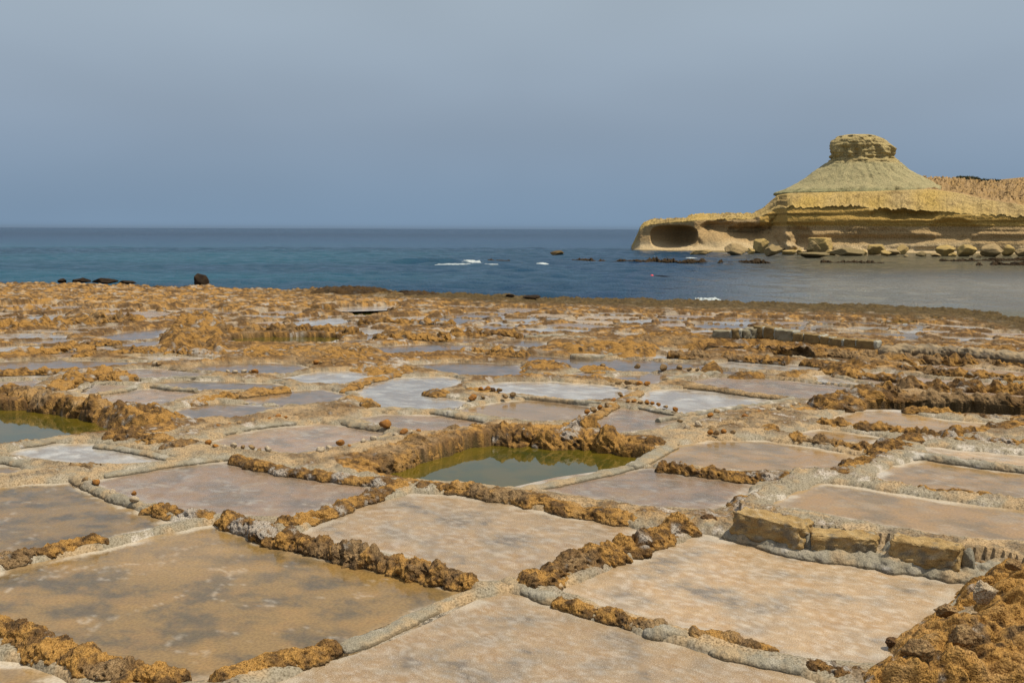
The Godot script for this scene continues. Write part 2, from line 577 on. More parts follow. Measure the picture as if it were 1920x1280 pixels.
func tint_fn(a: Color, b: Color, seed_: int, size: float) -> Callable:
	var n := noise(seed_, size, 3)
	return func(p: Vector3) -> Color: return a.lerp(b, clampf(0.5 + 1.1 * n.get_noise_3dv(p), 0, 1))

# ---------------------------------------------------------------- the shelf
func build_ground() -> void:
	var ts := PackedFloat32Array()
	var t := -1.05
	while t < 1.05:
		ts.append(t)
		t += 0.00145 if absf(t + 0.0007) < 0.57 else 0.008
	var ds := PackedFloat32Array()
	var d := 3.5
	while d < 50.0:
		ds.append(d)
		d += clampf(d * 0.0042, 0.03, 0.16)
	var nu := ts.size()
	var nv := ds.size()
	var pos := PackedVector3Array()
	var col := PackedColorArray()
	pos.resize(nu * nv)
	col.resize(nu * nv)
	var shore_at := PackedFloat32Array()
	for j in nu:
		var s := 0.0
		for k in range(1, shore.size()):
			if ts[j] <= shore[k].x or k == shore.size() - 1:
				s = lerpf(shore[k - 1].y, shore[k].y, clampf((ts[j] - shore[k - 1].x) / (shore[k].x - shore[k - 1].x), 0, 1))
				break
		shore_at.append(s)
	for i in nv:
		d = ds[i]
		var wild := smoothstep(13.0, 27.0, d)
		for j in nu:
			var x := ts[j] * d
			var z := -d
			var off := shore_at[j] - d
			if off < -4.0:
				pos[i * nu + j] = Vector3(x, -2.5, z)
				continue
			var b := n_mid.get_noise_2d(x, z)
			var a := n_low.get_noise_2d(x, z)
			var sd := 1.0
			var level := 0.0
			var deep := 0.05
			var key := floori(x / 0.5) * 4096 + floori(z / 0.5)
			if bins.has(key):
				var p2 := Vector2(x, z)
				for id in bins[key]:
					var pd: Dictionary = pans[id]
					var e := edge_distance(p2, pd.poly)
					if e < sd:
						sd = e
						level = pd.level
						deep = 0.05 if pd.kind != "pool" else 0.35
			sd += b * clampf(d * 0.006, 0.02, 0.16)
			var coast := smoothstep(27.0, 34.0, d) * smoothstep(0.25, -0.3, ts[j])
			var amp := lerpf(0.03, 0.035, wild) * (0.75 + 0.9 * a) + coast * 0.05 * (1.0 + a)
			var q := Vector2(x, z)
			var d1 := c_big.get_noise_2d(x * 0.55, z * 0.8) + 1.0
			var d2 := c_mid.get_noise_2d(x * 0.8, z * 0.8) + 1.0
			var e3 := n_fine.get_noise_2d(x, z)
			var lump := (0.45 - d1 * d1) * lerpf(0.045, 0.055, wild) * (1.0 + 1.4 * coast) + (0.3 - d2 * d2) * lerpf(0.03, 0.045, wild) + e3 * 0.01
			var h: float
			if level < -0.05:
				h = lerpf(level - deep, 0.03, smoothstep(-0.06, 0.06, sd))
			else:
				h = lerpf(level - deep, level + 0.035, smoothstep(-0.05, 0.03, sd)) 
			var free := smoothstep(0.0, 0.22, sd)
			h += free * (amp + lump)
			if sd >= 0.0: h += 0.25 * lump * (1.0 - free)
			var warm := -0.30 + 0.65 * coast + 0.25 * n_low.get_noise_2d(x * 0.5 + 30.0, z * 0.5)
			var cc := rock_color(Vector3(x, h, z), (0.9 if level < -0.05 else lerpf(0.30, 0.7, wild)) + 0.6 * free * (0.4 + 0.6 * wild) + 0.2 * a - 0.1, warm)
			if wild > 0.0:
				var dark := smoothstep(0.02, 0.26, n_mid.get_noise_2d(x * 0.55 + 9.0, z * 0.42) + 0.5 * b)
				cc = mixc(cc, mixc(BROWN, UMBER, 0.35 + e3), dark * 0.9 * wild)
				cc = mixc(cc, PALE, smoothstep(0.22, 0.5, n_mid.get_noise_2d(x * 0.5 - 70.0, z * 0.4)) * 0.5 * wild)
			if level < -0.05: cc = mixc(cc, (mixc(Color(0.075, 0.062, 0.024), Color(0.11, 0.082, 0.04), 0.5 + b) if level > -0.3 else mixc(Color(0.030, 0.025, 0.012), Color(0.07, 0.055, 0.026), 0.5 + b + e3)), smoothstep(level * 0.1, level * 0.7, h + 0.04 * e3 + 0.03 * b) * 0.88)  # weed-stained pool walls; trench wall painted darker for the shade inside it
			if off < 4.5:
				# weed-blackened rim of the shelf, then the drop into the sea
				var weed := smoothstep(-0.30, -0.05, ts[j]) * smoothstep(4.2, 1.8, off + b * 1.5)
				weed = maxf(weed, smoothstep(0.25, -0.2, off + b * 0.5))
				cc = mixc(cc, mixc(Color(0.055, 0.043, 0.022), Color(0.12, 0.09, 0.04), 0.5 + e3 + 0.5 * b), weed * 0.9)
				h += 0.10 * smoothstep(3.0, 0.3, off) * (0.5 + b + 0.5 * a)
				if off < 0.0: h -= (-off) * 1.2 + smoothstep(0.0, -0.5, off + b * 0.3) * 0.8
			pos[i * nu + j] = Vector3(x, h, z)
			col[i * nu + j] = cc
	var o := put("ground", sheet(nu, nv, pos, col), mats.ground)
	tag(o, "ochre limestone shelf cut into salt pans, reaching to the sea", "", "", "structure")

func build_sea() -> void:
	var ts := PackedFloat32Array()
	var t := -2.2
	while t < 2.2:
		ts.append(t)
		t += 0.0035 if absf(t) < 0.62 else 0.05
	var ds := PackedFloat32Array()
	var d := 9.0
	while d < 30000.0:
		ds.append(d)
		d *= 1.0045 if d > 26.0 and d < 190.0 else 1.06
	var nu := ts.size()
	var nv := ds.size()
	var pos := PackedVector3Array()
	var col := PackedColorArray()
	pos.resize(nu * nv)
	col.resize(nu * nv)
	var swell := noise(31, 5.0, 3)
	var band := noise(32, 40.0, 3)
	for i in nv:
		d = ds[i]
		for j in nu:
			var x := ts[j] * d
			var calm := smoothstep(0.12, 0.42, ts[j])
			var h := swell.get_noise_2d(x * 0.7, d) * lerpf(0.30, 0.08, calm) * smoothstep(300.0, 150.0, d) * smoothstep(8.0, 40.0, d)
			h += 0.42 * exp(-pow((d - 108.0 - 1.5 * swell.get_noise_1d(x)) / 0.9, 2)) * smoothstep(-15.0, -11.0, x) * smoothstep(-3.5, -7.5, x)
			var b := band.get_noise_2d(x * 0.25, d)
			var teal := smoothstep(0.22, -0.35, ts[j]) * smoothstep(45.0, 80.0, d) * smoothstep(330.0, 120.0, d)
			var c := mixc(Color(0.018, 0.044, 0.088), Color(0.024, 0.085, 0.130), teal * (0.75 + 0.9 * b) + 0.05)
			c = mixc(c, Color(0.008, 0.022, 0.046), smoothstep(250.0, 500.0, d) * (0.6 + 0.8 * band.get_noise_2d(x * 0.02, d * 0.06)))
			# shallow stone and sand before the headland
			var shoal := smoothstep(0.16, 0.34, ts[j]) * smoothstep(70.0, 96.0, d + 14.0 * b) * smoothstep(175.0, 140.0, d)
			c = mixc(c, Color(0.12, 0.105, 0.06), shoal * 0.85)
			var grey := smoothstep(0.10, 0.36, ts[j]) * smoothstep(100.0, 60.0, d)
			c = mixc(c, Color(0.175, 0.185, 0.185), grey * (0.85 + 0.3 * b))
			var edge := smoothstep(50.0, 36.0, d - 2.0 * b) * smoothstep(0.0, 0.3, ts[j])
			c = mixc(c, Color(0.11, 0.12, 0.07), edge * 0.6)
			pos[i * nu + j] = Vector3(x, SEA + h, -d)
			col[i * nu + j] = c
	var o := put("sea", sheet(nu, nv, pos, col), mats.water)
	tag(o, "calm blue and teal sea reaching to the horizon", "", "", "structure")

func horizon(px: float) -> float:
	return 426.5 + 0.00314 * px

# ---------------------------------------------------------------- the headland across the bay
func build_cliff() -> void:
	var lip := [1184, 470, 1192, 452, 1200, 431, 1212, 421.5, 1230, 418, 1290, 414, 1310, 411, 1410, 409, 1430, 402, 1452, 392, 1470, 387, 1560, 386, 1640, 388, 1700, 391, 1760, 397, 1850, 401, 1920, 406, 2500, 420]
	var crest := [1184, 470, 1192, 448, 1200, 427, 1212, 418, 1230, 415, 1286, 412, 1296, 406, 1345, 404, 1410, 402, 1432, 389, 1446, 376, 1458, 366, 1480, 362, 1640, 358, 1745, 354, 1800, 362, 1850, 374, 1920, 385, 2500, 398]
	var front := [1184, 171, 1200, 169, 1260, 166, 1320, 163, 1400, 160, 1462, 159, 1476, 156, 1640, 153, 1920, 147, 2500, 136]
	var strata := noise(41, 1.6, 3)
	var body := noise(42, 7.0, 4)
	var small := noise(43, 1.3, 3)
	var spots := [3, 9, 16, 16, 5, 22, 6, 3]
	var rows := 1
	for s in spots: rows += s
	var pxs := PackedFloat32Array()
	var x := 1184.0
	while x < 2500.0:
		pxs.append(x)
		x += 1.6 if x < 1960.0 else 9.0
	var nu := pxs.size()
	var pos := PackedVector3Array()
	var col := PackedColorArray()
	pos.resize(nu * rows)
	col.resize(nu * rows)
	for j in nu:
		var px := pxs[j]
		var d0 := table(front, px)
		var apron := smoothstep(1300, 1330, px) * smoothstep(1475, 1440, px)
		var fw := 2.4 + 3.0 * apron + 0.6 * body.get_noise_1d(px * 0.035)
		var ylip := at_depth(px, table(lip, px) + (1.6 + 5.0 * smoothstep(1440, 1480, px)) * (body.get_noise_1d(px * 0.22) + 0.5 * small.get_noise_1d(px * 0.12)), d0 + fw - 0.8).y
		var dc := d0 + fw + 10.0
		var ycrest := maxf(at_depth(px, table(crest, px), dc).y, ylip + 0.1)
		var tall := clampf((ylip - SEA) / 4.0, 0.02, 1.0)
		var keys := [Vector2(-3.0, d0 - 1.0), Vector2(SEA - 0.05, d0), Vector2(SEA + (0.5 + 2.6 * apron + 0.6 * smoothstep(1310, 1290, px)) * tall, d0 + fw), Vector2(lerpf(SEA, ylip, 0.6), d0 + fw + 0.7 * tall), Vector2(ylip - 0.4 * tall, d0 + fw + 0.9 * tall), Vector2(ylip, d0 + fw + 1.0 * tall), Vector2(ycrest, dc), Vector2(ycrest, dc + 40.0), Vector2(-3.0, dc + 46.0)]
		var r := 0
		for k in spots.size():
			for s in spots[k] + (1 if k == spots.size() - 1 else 0):
				var f : float = float(s) / spots[k]
				var e: Vector2 = keys[k].lerp(keys[k + 1], f)
				if k == 1: e = Vector2(lerpf(keys[1].x, keys[2].x, f * f), e.y)
				var wx := (px - 960.0) / FOCAL * d0
				var py := horizon(px) - (e.x - EYE) * FOCAL / e.y
				if k >= 1 and k <= 4:
					var qx := px + 9.0 * small.get_noise_2d(wx * 0.5, e.x * 0.7) + 8.0 * body.get_noise_2d(wx, e.x)
					var qy := py + 5.0 * small.get_noise_2d(wx * 0.5 + 50.0, e.x * 0.7)
					for hole in [[1402, 437, 44, 19, 2.4], [1350, 424, 34, 12, 1.0], [1500, 447, 26, 24, 1.2], [1640, 450, 100, 22, 0.9], [1477, 454, 14, 26, -1.6], [1700, 400, 70, 11, 1.2], [1438, 412, 18, 24, -1.2], [1790, 430, 50, 20, 0.8], [1335, 445, 30, 18, -0.8]]:
						var q := pow((qx - hole[0]) / hole[2], 2) + pow((qy - hole[1]) / hole[3], 2)
						if q < 1.0: e.y += hole[4] * pow(1.0 - q, 0.8)
					# the sea cave: shallow at its seaward side, deep and sharp edged at the other
					var cx := (px - 1264.0) / 44.0
					var cy := (py - 442.0) / (20.0 if py < 442.0 else 23.0 - 4.0 * cx)
					var cq := pow(absf(cx), 3.0) + pow(absf(cy), 3.5)
					if cq < 1.0: e.y += 6.5 * pow(1.0 - cq, 0.55) * (0.35 + 0.65 * smoothstep(-1.0, 0.9, cx))
					if px > 1320 or py > 465:
						e.y += (strata.get_noise_2d(e.x * 1.1, wx * 0.02) * 0.42 + small.get_noise_2d(wx * 0.4, e.x * 1.4) * 0.08) * tall * (0.06 if k == 1 else 1.0)
					e.y += body.get_noise_2d(wx * 0.55, e.x * 0.9) * 0.38 * tall
				elif k == 5:
					var bench := 1.2 * strata.get_noise_2d(f * 13.0, wx * 0.035) + 0.45 * body.get_noise_2d(wx * 0.5, f * 14.0)
					e.x += (bench * 0.85 + small.get_noise_2d(wx * 0.8, f * 12.0) * 0.35) * smoothstep(0.0, 0.15, f) * smoothstep(1.0, 0.8, f) * tall
					e.x += 0.16 * tall * small.get_noise_2d(wx * 3.0, f * 30.0)
				var p := at_depth(px, py, e.y)
				p.y = e.x
				# layered stone: pale foot, rosy tan lower face, ochre upper face, yellow top
				var hf := (e.x - SEA) / maxf(4.8, 0.1)
				var b := small.get_noise_3d(p.x * 0.5, p.y, p.z * 0.3) if k < 5 else small.get_noise_2d(wx * 0.35, f * 26.0)
				var bb := body.get_noise_2d(wx * 0.8, e.x)
				var c := mixc(Color(0.62, 0.48, 0.28), Color(0.48, 0.335, 0.165), smoothstep(0.18, 0.42, hf + 0.15 * bb))
				if px > 1425: c = mixc(c, Color(0.54, 0.35, 0.105), smoothstep(0.86, 0.90, hf + 0.015 * b))
				c = mixc(c, Color(0.30, 0.185, 0.06), smoothstep(0.3, 0.8, strata.get_noise_2d(e.x * 2.2, wx * 0.03)) * 0.6 * smoothstep(0.7, 0.9, hf))
				c = mixc(c, Color(0.20, 0.135, 0.075), smoothstep(0.3, 0.7, bb + 0.5 * b) * 0.3)
				if k >= 5 or (k == 4 and f > 0.5): c = mixc(mixc(Color(0.52, 0.365, 0.115), Color(0.48, 0.36, 0.17), 0.5 + bb), Color(0.17, 0.115, 0.05), smoothstep(0.18, 0.6, b + 0.3 * bb) * 0.7)
				c = mixc(c, Color(0.10, 0.085, 0.04), smoothstep(SEA + 0.30, SEA + 0.1, e.x) * 0.8)
				pos[r * nu + j] = p
				col[r * nu + j] = c
				r += 1
	var o := put("headland", sheet(nu, rows, pos, col), mats.far_rock)
	tag(o, "layered yellow limestone headland with a hollowed cave near its seaward tip", "", "", "structure")

func build_clay_hill() -> void:
	var rings := [[252.0, 1606, 1617], [252.5, 1590, 1632], [255, 1571, 1645], [262, 1563, 1657], [270, 1559, 1668], [279, 1556, 1676], [288, 1558, 1678], [293, 1558, 1676], [298, 1559, 1676], [303, 1556, 1682], [307, 1550, 1688], [311, 1543, 1693], [318, 1533, 1702], [326, 1523, 1715], [334, 1512, 1731], [343, 1499, 1747], [350, 1486, 1760], [356, 1471, 1769], [362, 1459, 1775], [366, 1458, 1777], [369, 1468, 1766], [374, 1480, 1750]]
	var d := 176.0
	var ledge := noise(51, 0.8, 2)
	var rough := noise(52, 2.6, 4)
	var gully := noise(53, 0.9, 3)
	var nu := 260
	var sub := 6
	var nv := (rings.size() - 1) * sub + 1
	var pos := PackedVector3Array()
	var col := PackedColorArray()
	for i in nv:
		var k := mini(i / sub, rings.size() - 2)
		var f := float(i - k * sub) / sub
		var py := lerpf(rings[k][0], rings[k + 1][0], f)
		var l := lerpf(rings[k][1], rings[k + 1][1], f)
		var r := lerpf(rings[k][2], rings[k + 1][2], f)
		var rad := (r - l) * 0.5 / FOCAL * d
		var c := at_depth((l + r) * 0.5, py, d)
		for j in nu:
			var a := TAU * j / (nu - 1)
			var dir := Vector3(cos(a), 0, sin(a))
			var p := c + Vector3(dir.x * rad, 0, dir.z * rad * 0.6)
			var cap := smoothstep(310.0, 302.0, py)
			var low := smoothstep(352.0, 362.0, py)
			var s := (ledge.get_noise_2d(p.y * 1.2, a * 1.2) * 0.22 + rough.get_noise_3dv(p * 0.9) * 0.7) * cap
			var scoop := smoothstep(272.0, 280.0, py) * smoothstep(303.0, 294.0, py)
			s -= 0.45 * scoop * smoothstep(-0.15, 0.35, rough.get_noise_2d(a * 5.0, 3.0))
			s += (gully.get_noise_2d(a * 9.0, p.y * 0.06) * 0.28 + rough.get_noise_3dv(p) * 0.35) * (1.0 - cap)
			s += low * rough.get_noise_2d(a * 16.0, 8.0) * 1.0
			p += dir * s * minf(1.0, rad * 0.5)
			var b := rough.get_noise_3dv(p * 1.7)
			var e := ledge.get_noise_2d(p.y * 2.0, a * 2.0)
			var top := mixc(Color(0.54, 0.43, 0.20), Color(0.38, 0.30, 0.145), 0.5 + 0.9 * b + 0.5 * e)
			var clay := mixc(Color(0.45, 0.390, 0.215), Color(0.36, 0.325, 0.18), 0.5 + b + 0.4 * gully.get_noise_2d(a * 9.0, p.y * 0.3))
			clay = mixc(clay, Color(0.24, 0.25, 0.13), low * 0.6)
			pos.append(p)
			col.append(mixc(clay, top, cap))
	var o := put("clay_hill", sheet(nu, nv, pos, col), mats.far_rock)
	tag(o, "cone of grey green clay with a blocky flat cap standing on the headland", "hill", "", "structure")

func build_hillside() -> void:
	var foot := [1690, 356, 1745, 354, 1800, 364, 1860, 377, 1920, 388, 2500, 400]
	var sky := [1690, 350, 1712, 338, 1730, 333, 1790, 334, 1840, 340, 1880, 339, 1920, 332, 2100, 322, 2500, 330]
	var rough := noise(61, 3.2, 5)
	var fine := noise(62, 0.9, 3)
	var nu := 240
	var nv := 60
	var pos := PackedVector3Array()
	var col := PackedColorArray()
	for i in nv:
		var f := minf(1.0, float(i) / (nv - 8))
		for j in nu:
			var px := lerpf(1690, 1960, j / 180.0) if j < 180 else lerpf(1960, 2500, (j - 180) / 59.0)
			var dd := lerpf(table([1690, 170, 1920, 158, 2500, 148], px), 214.0, f)
			var p := at_depth(px, lerpf(table(foot, px), table(sky, px), pow(f, 0.8)), dd)
			var k := smoothstep(0.0, 0.15, f) * smoothstep(1.0, 0.9, f)
			p.y += (rough.get_noise_2d(p.x, p.z) * 1.3 + fine.get_noise_2d(p.x, p.z) * 0.7) * k
			if i > nv - 8:
				p.z -= (i - nv + 8) * 9.0
				p.y -= pow(maxf(0.0, i - nv + 5), 2) * 1.4
			pos.append(p)
			var b := fine.get_noise_2d(p.x * 1.3, p.z * 1.3) + 0.6 * rough.get_noise_2d(p.x, p.z)
			col.append(mixc(mixc(Color(0.44, 0.30, 0.155), Color(0.40, 0.255, 0.10), rough.get_noise_2d(p.x * 0.5, p.z * 0.5) + 0.5), Color(0.16, 0.11, 0.055), smoothstep(0.1, 0.6, b) * 0.7))
	var o := put("hillside", sheet(nu, nv, pos, col), mats.far_rock)
	tag(o, "stony tan slope behind the clay hill", "", "", "structure")
	# loose stones on the slope, too small to count
	var mm := MultiMesh.new()
	mm.transform_format = MultiMesh.TRANSFORM_3D
	mm.mesh = stone_mesh(Vector3.ONE, 4, 610, 9, 0.1, tint_fn(Color(0.38, 0.26, 0.13), Color(0.25, 0.17, 0.09), 611, 0.8))
	mm.instance_count = 700
	var rng := RandomNumberGenerator.new()
	rng.seed = 77
	for i in 700:
		var v := mini(int(rng.randf() * 50), nv - 10)
		var u := int(rng.randf_range(10, 200))
		var p := pos[v * nu + u]
		var s := rng.randf_range(0.12, 0.42) * (1.6 if rng.randf() < 0.1 else 1.0)
		mm.set_instance_transform(i, Transform3D(Basis.from_euler(Vector3(rng.randf() * 6, rng.randf() * 6, 0)).scaled(Vector3(s, s * 0.8, s)), p))
	var g := MultiMeshInstance3D.new()
	g.name = "rubble"
	g.multimesh = mm
	g.material_override = mats.boulder
	add_child(g)
	tag(g, "loose stones strewn over the tan slope behind the clay hill", "rubble", "", "stuff")
	# low bushes along the skyline
	for s in [[1791, 1838, 333.5, 4.5, "dark green low bush on the skyline, the end next to the clay hill"], [1834, 1881, 339.5, 5.0, "dark green low bush on the skyline, the end away from the clay hill"]]:
		var a := at_depth(s[0], s[2], 212.0)
		var b := at_depth(s[1], s[2] + 2.0, 212.0)
		var st := SurfaceTool.new()
		st.begin(Mesh.PRIMITIVE_TRIANGLES)
		for i in 2600:
			var t := rng.randf()
			var hgt: float = s[3] / FOCAL * 212.0 * (0.55 + 0.45 * fine.get_noise_1d(t * 40.0)) * smoothstep(0.0, 0.12, minf(t, 1 - t)) * 1.7
			var p := a.lerp(b, t) - (a + b) * 0.5 + Vector3(0, rng.randf() * hgt - 0.25, rng.randf_range(-0.9, 0.9))
			var up := Vector3(rng.randf_range(-0.6, 0.6), 1, rng.randf_range(-0.6, 0.6)).normalized() * rng.randf_range(0.15, 0.32)
			var w := Vector3(rng.randf_range(-1, 1), 0, rng.randf_range(-1, 1)).normalized() * 0.07
			st.set_color(Color(0.05, 0.06, 0.022).lerp(Color(0.10, 0.095, 0.04), rng.randf()))
			st.add_vertex(p - w)
			st.add_vertex(p + up)
			st.add_vertex(p + w)
		st.generate_normals()
		var m := StandardMaterial3D.new()
		m.vertex_color_use_as_albedo = true
		m.cull_mode = BaseMaterial3D.CULL_DISABLED
		m.roughness = 0.9
		tag(put("bush", st.commit(), m, (a + b) * 0.5), s[4], "bush")

# ---------------------------------------------------------------- boulders, rocks in the sea, swimmer
func boulder(px: float, py: float, w: float, h: float, level: float, seed_: int, light: Color, dark: Color, label: String, called := "boulder", sunk := 0.12, group := "") -> void:
	var p := at(px, py, level)
	var k := -p.z / FOCAL
	var size := Vector3(w * k, h * k * (1.0 + sunk), lerpf(w, h, 0.5) * k) * (1.28 if level < -0.5 else 1.2)
	var n := 20 if w > 30 or level > -0.5 else 14
	var m := stone_mesh(size, n, seed_, 17, 0.05, tint_fn(light, light.lerp(dark, 0.7), seed_ + 3, size.y * 0.6))
	var o := put(called, m, mats.boulder if level < -0.5 else mats.rock, p + Vector3(0, size.y * 0.5 - size.y * sunk, -size.z * 0.35))
	o.rotation.y = 0.3 * sin(seed_ * 1.7)
	tag(o, label, called.replace("_", " "), group)

func build_boulders() -> void:
	var y := Color(0.58, 0.415, 0.155)
	var t := Color(0.50, 0.365, 0.19)
	var d := Color(0.29, 0.225, 0.115)
	var m := Color(0.38, 0.28, 0.135)
	var list := [
		[1318, 478, 40, 9, m, d, "flat dark boulder lying alone in the water nearest the cave"],
		[1381, 479, 40, 21, t, d, "peaked brown boulder between the flat lone boulder and the first yellow one"],
		[1429, 475, 31, 23, y, m, "upright yellow boulder with a dark cut face, first of the cluster"],
		[1450, 481, 33, 19, m, d, "rounded grey brown boulder before the upright yellow boulder"],
		[1467, 474, 27, 13, t, d, "small tan boulder behind the rounded grey brown one"],
		[1489, 474, 23, 18, y, d, "pointed boulder leaning at the foot of the wall's corner"],
		[1481, 478, 28, 9, y, m, "low flat tan slab at the water before the pointed boulder"],
		[1500, 478, 11, 11, y, m, "little wedge shaped stone beside the low tan slab"],
		[1529, 477, 29, 21, m, d, "dark boulder leaning on the largest yellow boulder"],
		[1546, 475, 46, 30, y, t, "largest bright yellow boulder at the cliff foot"],
		[1529, 484, 60, 11, d, d, "long low dark boulder in the water before the largest one"],
		[1573, 469, 25, 14, y, t, "rounded yellow boulder tucked behind the largest one"],
		[1592, 480, 54, 15, d, d, "wide dark weathered boulder at the waterline beside the largest one"],
		[1613, 471, 30, 15, y, m, "yellow boulder showing above the wide dark one"],
		[1622, 478, 13, 9, y, m, "small yellow stone at the end of the wide dark boulder"],
		[1648, 478, 42, 21, y, d, "bulky yellow boulder with dark striped side"],
		[1679, 473, 44, 24, y, m, "tilted yellow slab boulder with a raised point"],
		[1679, 479, 33, 11, t, d, "low dark faced boulder below the tilted slab"],
		[1712, 475, 25, 10, y, m, "low yellow boulder between the tilted slab and the peaked one"],
		[1742, 476, 32, 16, y, m, "peaked pale yellow boulder"],
		[1729, 481, 20, 9, d, d, "small dark stone at the water below the peaked pale boulder"],
		[1756, 481, 22, 6, t, d, "small flat stone at the water below the peaked pale boulder"],
		[1776, 480, 40, 18, y, d, "rounded dark sided boulder with a flat yellow top"],
		[1797, 476, 13, 18, t, m, "narrow upright boulder wedged between two large ones"],
		[1818, 481, 43, 22, y, d, "large square shouldered boulder with shaded front"],
		[1851, 481, 20, 13, m, d, "small grey boulder beside the square shouldered one"],
		[1870, 482, 37, 21, t, d, "humped dark grey boulder towards the end of the row"],
		[1897, 480, 30, 19, y, m, "yellow backed boulder behind the humped grey one"],
		[1924, 481, 30, 16, t, d, "pale boulder closing the row of boulders"],
		[1700, 482, 9, 4, t, d, "tiny stone in the water under the tilted slab boulder"],
		[1838, 483, 10, 5, t, d, "tiny stone at the water under the square shouldered boulder"]]
	var more := [[1410, 476, 20, 10], [1512, 472, 18, 14], [1560, 479, 22, 10], [1632, 472, 20, 12], [1664, 480, 24, 10], [1697, 477, 22, 16], [1722, 471, 20, 10], [1760, 473, 26, 15], [1790, 481, 16, 7], [1806, 472, 22, 14], [1838, 475, 26, 15], [1858, 474, 22, 14], [1884, 476, 22, 17], [1910, 473, 26, 17], [1940, 476, 34, 20]]
	var which := ["first", "second", "third", "fourth", "fifth", "sixth", "seventh", "eighth", "ninth", "tenth", "eleventh", "twelfth", "thirteenth", "fourteenth", "fifteenth"]
	for i in more.size():
		list.append(more[i] + [y, m, "small yellow boulder wedged among the larger ones, %s counting from the cave" % which[i]])
	for i in list.size():
		var b: Array = list[i]
		boulder(b[0], b[1], b[2], b[3], SEA, 700 + i * 13, b[4], b[5], b[6], "boulder", 0.15, "boulders fallen along the cliff foot")
	boulder(1046, 478, 26, 9, SEA, 905, Color(0.17, 0.115, 0.05), Color(0.09, 0.065, 0.035), "lone brown rock standing out of the open water before the headland", "sea_rock", 0.3)
	var k1 := Color(0.030, 0.022, 0.016)
	var k2 := Color(0.075, 0.052, 0.032)
	for b in [
		[113, 532, 19, 9, "small black rock at the start of the dark row on the shore"],
		[146, 532, 36, 10, "flat topped black rock second in the dark row on the shore"],
		[191, 533, 46, 11, "longest black rock in the dark row on the shore"],
		[236, 535, 36, 9, "low black rock ending the dark row on the shore"],
		[375, 541, 36, 27, "tall black block standing alone on the shore edge"],
		[349, 541, 20, 5, "low dark slab leaning at the foot of the tall black block"],
		[955, 560, 17, 9, "round dark boulder alone on the weedy rim of the shelf"],
		[995, 562, 38, 8, "broad low dark rock beside the round boulder on the weedy rim"],
		[756, 552, 24, 8, "small dark rock with a pale patch at the shelf's edge"]]:
		boulder(b[0], b[1], b[2], b[3], 0.12, 950 + int(b[0]), k1, k2, b[4], "shore_rock", 0.1)
	mound([574, 553, 600, 548, 660, 546, 715, 547.5, 742, 553, 660, 555], 0.2, 0.5, 0.3, "long black weedy hump on the shelf's edge", "shore rock", 1.0, 0.1, 0.0, 0.8)
	mound([748, 555, 765, 551, 800, 552, 836, 556, 790, 557], 0.12, 0.4, 0.25, "thin black weedy ledge beside the long black hump", "shore rock", 1.0, 0.1, 0.0, 0.8)
	# reef just breaking the surface
	ridge([1070, 489, 1130, 490, 1200, 491, 1235, 490], 0.9, 0.22, 1.0, "thin dark reef strip running from the surf towards the cave", "reef", SEA, -0.6)
	ridge([1195, 490.5, 1280, 491, 1360, 493, 1445, 493], 1.3, 0.36, 1.0, "longest dark reef strip in front of the cave", "reef", SEA, -0.6)
	ridge([1540, 492.5, 1600, 493, 1660, 493.5], 0.9, 0.22, 1.0, "short reef strip in front of the largest boulders", "reef", SEA, -0.6)
	ridge([1765, 489, 1840, 489.5, 1940, 488], 1.3, 0.26, 1.0, "reef strip close under the last boulders", "reef", SEA, -0.6)
	ridge([1830, 497.5, 1880, 498, 1950, 497], 1.4, 0.30, 1.0, "reef strip nearest the shelf's bathing side", "reef", SEA, -0.6)
	ridge([880, 490, 920, 489.5, 945, 490], 0.6, 0.18, 1.0, "short dark reef strip inside the white surf", "reef", SEA, -0.6)
	for f in [
		[[822, 495, 850, 494.5, 880, 495, 878, 496, 845, 496.4, 824, 496], 0.05, "long white foam line of the breaking wave"],
		[[864, 491.2, 880, 490.2, 899, 490.6, 893, 491.7, 872, 492], 0.24, "highest white crest of the breaking wave"],
		[[908, 495.6, 922, 495.2, 934, 495.6, 930, 496.8, 912, 496.8], 0.05, "small white foam patch beyond the breaking wave"],
		[[1009, 494, 1016, 493, 1024, 494, 1020, 496, 1011, 496], 0.08, "little white splash in the middle of the reef line"],
		[[1153, 485.8, 1165, 485.3, 1174, 485.8, 1170, 486.5, 1155, 486.5], 0.05, "white foam streak behind the dark reef strip"],
		[[1290, 483.5, 1297, 482.5, 1302, 484, 1296, 485], 0.06, "tiny white splash off the cave"]]:
		var o := mound(f[0], f[1], 0.9, 0.14, f[2], "breaking wave", 0.5, SEA + 0.03, 0.0, 0.0, "breaking_wave", 0.15, 1.1)
		o.material_override = mats.foam
	var splash := mound([1318, 562.2, 1326, 561, 1338, 561.2, 1345, 562.5, 1335, 563.5, 1322, 563.5], 0.08, 0.3, 0.16, "white spray thrown up at the shelf's weedy rim", "spray", 0.5, -0.1, 0.0, 0.0, "", 0.15, 1.0)
	splash.material_override = mats.foam
	build_swimmer()

